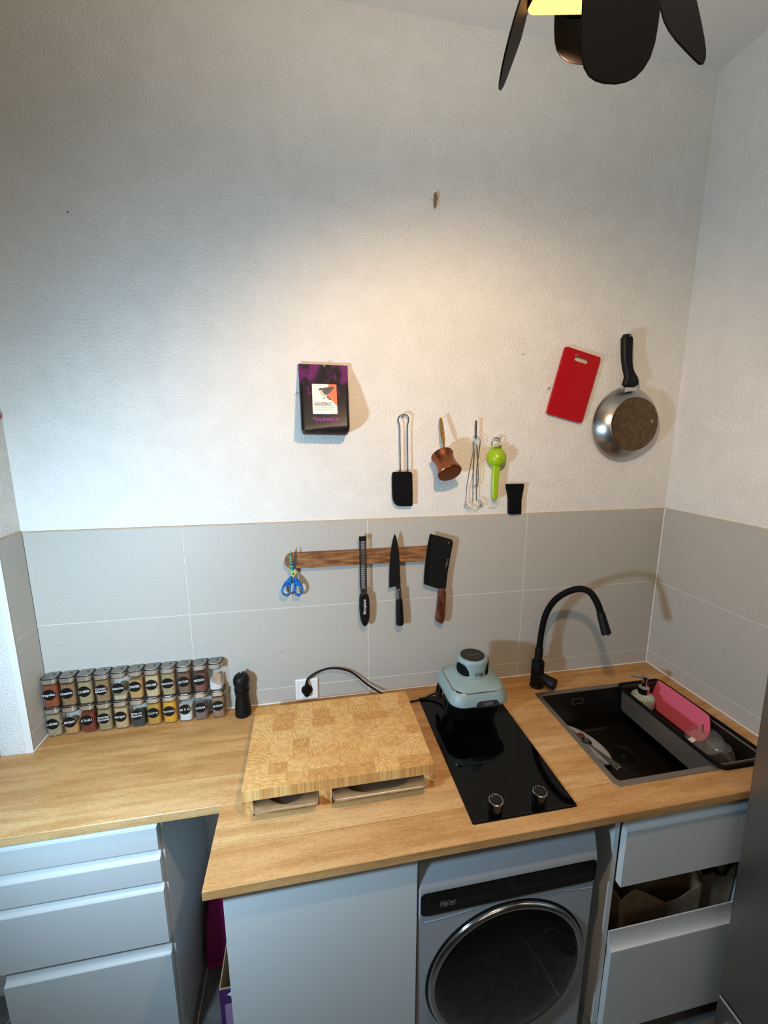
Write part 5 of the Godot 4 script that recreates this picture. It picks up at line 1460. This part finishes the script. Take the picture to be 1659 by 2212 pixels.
func paper_bag(at: Vector3, w: float, d: float, h: float, label: String, ragged: Array) -> void:
	var o := thing("paper_bag", label, "paper bag", at, "brown paper bags in the sink cabinet")
	var m := MB.new()
	m.crease = 25
	var n := 28
	var rings := []
	for inside in 2:
		for q in 4:
			var t: float = [0.0, 0.35, 0.7, 1.0][q if inside == 0 else 3 - q]
			var r := PackedVector3Array()
			for k in n:
				var u := float(k) / n * 4.0
				var e := int(u)
				var f := u - e
				var p: Vector2 = [Vector2(-1, 1).lerp(Vector2(-1, -1), f), Vector2(-1, -1).lerp(Vector2(1, -1), f), Vector2(1, -1).lerp(Vector2(1, 1), f), Vector2(1, 1).lerp(Vector2(-1, 1), f)][e]
				p *= 1.0 + (0.05 * t - 0.02 * inside) + 0.02 * sin(k * 2.3 + t * 5.0) * t
				var g: float = ragged[k % 7] if e == 3 else 0.012 * sin(k * 1.7)
				if e == 3: g = ragged[mini(6, int((1.0 - f) * 6.99))]
				r.append(at + Vector3(p.x * w / 2, t * h + g * t - (0.0 if inside == 0 or q < 3 else -0.002), p.y * d / 2))
			r.reverse()
			rings.append(r)
	m.loft(rings, true, true)
	put(m, "paper", M.kraft, o)

# ---------------------------------------------------------------- lamps
func lamps() -> void:
	var p := thing("pendant_lamp", "black pendant lamp with open metal petals round a glowing glass block", "lamp", Vector3(0.07, 1.33, 0.995))
	var dark := std(col(24, 19, 17), 0.5, 0.0, 0.3)
	var c := Vector3(0.07, 1.365, 0.995)
	put(MB.new().tube([c + Vector3(0, 0.068, 0), Vector3(c.x, CEIL - 0.02, c.z)], 0.003, 8), "cable", M.black_matte, p)
	var cn := MB.new()
	cn.xf = Transform3D(Basis.IDENTITY, Vector3(c.x, CEIL - 0.03, c.z))
	put(cn.lathe([[0.02, 0.0], [0.05, 0.006], [0.052, 0.03]], 28), "canopy", M.black_matte, p)
	var hs := MB.new()
	hs.xf = Transform3D(Basis.IDENTITY, c)
	put(hs.lathe([[0.046, 0.0], [0.05, 0.004], [0.05, 0.064], [0.046, 0.065]], 32), "housing", M.black_matte, p)
	var petals := [
		[Vector3(0.056, 1.348, 1.045), Vector3(0.051, 1.225, 1.064), Vector3(1, 0, 0.02), [[-0.033, 0.0], [0.037, 0.0], [0.034, 0.062], [0.029, 0.093], [0.018, 0.112], [0.002, 0.122], [-0.018, 0.1245], [-0.03, 0.119], [-0.0345, 0.102], [-0.0335, 0.05]]],
		[Vector3(0.0135, 1.352, 0.982), Vector3(-0.026, 1.257, 1.003), Vector3(0.43, 0.51, -0.67), [[-0.028, 0.0], [0.028, 0.0], [0.029, 0.05], [0.026, 0.074], [0.012, 0.091], [-0.008, 0.091], [-0.024, 0.074], [-0.029, 0.05]]],
		[Vector3(0.157, 1.378, 0.985), Vector3(0.163, 1.289, 1.01), Vector3(1.0, 0.0, -0.16), [[-0.027, 0.0], [0.027, 0.0], [0.029, 0.045], [0.027, 0.07], [0.018, 0.083], [0.004, 0.076], [-0.018, 0.062], [-0.027, 0.045]]],
		[Vector3(0.092, 1.39, 0.935), Vector3(0.09, 1.341, 0.944), Vector3(1, 0, 0.1), [[-0.027, 0.0], [0.027, 0.0], [0.028, 0.035], [0.024, 0.052], [0.012, 0.06], [-0.012, 0.06], [-0.024, 0.052], [-0.028, 0.035]]],
		[Vector3(0.115, 1.365, 0.948), Vector3(0.118, 1.325, 0.935), Vector3(0.9, 0, -0.4), [[-0.027, 0.0], [0.027, 0.0], [0.028, 0.02], [0.024, 0.035], [-0.024, 0.035], [-0.028, 0.02]]],
	]
	for q: Array in petals:
		var y: Vector3 = (q[1] - q[0]).normalized()
		var x: Vector3 = (q[2] - y * y.dot(q[2])).normalized()
		var m := MB.new()
		m.xf = Transform3D(Basis(x, y, x.cross(y)), q[0])
		put(m.prism(smooth(V(q[3])), -0.0008, 0.0008, 0.0003), "petal", dark, p)
	var gold := std(col(255, 190, 96), 0.2)
	gold.emission_enabled = true
	gold.emission = col(255, 190, 104)
	gold.emission_energy_multiplier = 2.4
	var blk := MB.new()
	blk.xf = Transform3D(Basis(Vector3.BACK, deg_to_rad(9)), Vector3(0.040, 1.358, 0.997))
	put(blk.box(Vector3(-0.029, -0.016, -0.026), Vector3(0.031, 0.016, 0.026), 0.005), "bulb_block", gold, p, "glowing amber glass block")
	put(MB.new().box(Vector3(0.0095, 1.339, 0.97), Vector3(0.0125, 1.3735, 1.024), 0.0008), "block_clip", M.black_matte, p)
	var s := SpotLight3D.new()
	s.name = "pendant_light"
	s.light_color = PENDANT
	s.light_energy = PENDANT_E
	s.light_size = 0.02
	s.spot_range = 8.0
	s.spot_attenuation = 2.0
	s.spot_angle = 66.0
	s.spot_angle_attenuation = 0.6
	s.shadow_enabled = true
	add_child(s)
	s.position = Vector3(0.055, 1.318 + H, 0.958)
	s.look_at_from_position(s.position, Vector3(0.3, 0.6 + H, 0.1))
	var u := SpotLight3D.new()  # unseen upward light, placed to brighten the ceiling and upper wall
	u.name = "unseen_uplight"
	u.light_color = PENDANT.lerp(Color.WHITE, 0.6)
	u.light_energy = UP_E
	u.light_size = 0.04
	u.spot_range = 8.0
	u.spot_attenuation = 2.0
	u.spot_angle = 80.0
	u.spot_angle_attenuation = 0.6
	u.shadow_enabled = true
	add_child(u)
	u.look_at_from_position(c + Vector3(0.0, 0.075 + H, 0.0), c + Vector3(0.0, 1.0 + H, 0.0), Vector3.RIGHT)
	var ud := std(col(255, 236, 214), 0.4)  # unseen glowing bulb that goes with the upward light
	ud.emission_enabled = true
	ud.emission = col(255, 232, 206)
	ud.emission_energy_multiplier = 1.5
	var um := MB.new()
	um.xf = Transform3D(Basis.IDENTITY, c)
	put(um.lathe([[0.046, 0.0655], [0.044, 0.069], [0.0, 0.07]], 28), "unseen_upper_bulb", ud, p)
	# unseen lamp out of view at the left, placed to throw the cool light
	var at := Vector3(-0.86, 0.55, 0.97)
	var to := Vector3(-0.1, 0.3, 0.0)
	var d := thing("unseen_left_lamp", "unseen lamp out of view at the left, throwing cool light", "lamp", Vector3(-1.1, -H, 1.2))
	var base := MB.new()
	base.xf = Transform3D(Basis.IDENTITY, Vector3(-1.1, -H, 1.2))
	put(base.lathe([[0.12, 0.0], [0.12, 0.012], [0.02, 0.02]], 32), "base", M.black_matte, d)
	var dir := (to - at).normalized()
	put(MB.new().tube(curve([Vector3(-1.1, -0.88, 1.2), Vector3(-1.1, 0.2, 1.2), Vector3(-1.08, 0.58, 1.17), Vector3(-0.98, 0.66, 1.06), at - dir * 0.085], 8), 0.007, 10), "pole", M.black_matte, d)
	var sh := MB.new()
	sh.xf = aim(at - dir * 0.09, dir)
	put(sh.lathe([[0.018, 0.0], [0.03, 0.02], [0.062, 0.085], [0.06, 0.085], [0.028, 0.022], [0.016, 0.004]], 32, false, false), "shade", M.white_plastic, d)
	var cool := std(col(226, 240, 255), 0.4)
	cool.emission_enabled = true
	cool.emission = LEFT_COOL
	cool.emission_energy_multiplier = 4.0
	var bl := MB.new()
	bl.xf = aim(at - dir * 0.035, dir)
	put(bl.lathe([[0.0, 0.0], [0.03, 0.004], [0.034, 0.012], [0.028, 0.02], [0.0, 0.024]], 24), "bulb", cool, d)
	var l := SpotLight3D.new()
	l.name = "unseen_left_light"
	l.light_color = LEFT_COOL
	l.light_energy = LEFT_COOL_E
	l.light_size = 0.045
	l.spot_range = 8.0
	l.spot_attenuation = 2.0
	l.spot_angle = 80.0
	l.spot_angle_attenuation = 0.7
	l.shadow_enabled = true
	add_child(l)
	l.look_at_from_position(at + dir * 0.004 + Vector3(0, H, 0), to + Vector3(0, H, 0))

const PENDANT := Color(1.0, 0.84, 0.68)
const PENDANT_E := 0.82
const UP_E := 0.95
const LEFT_COOL := Color(0.75, 0.89, 1.0)
const LEFT_COOL_E := 1.5
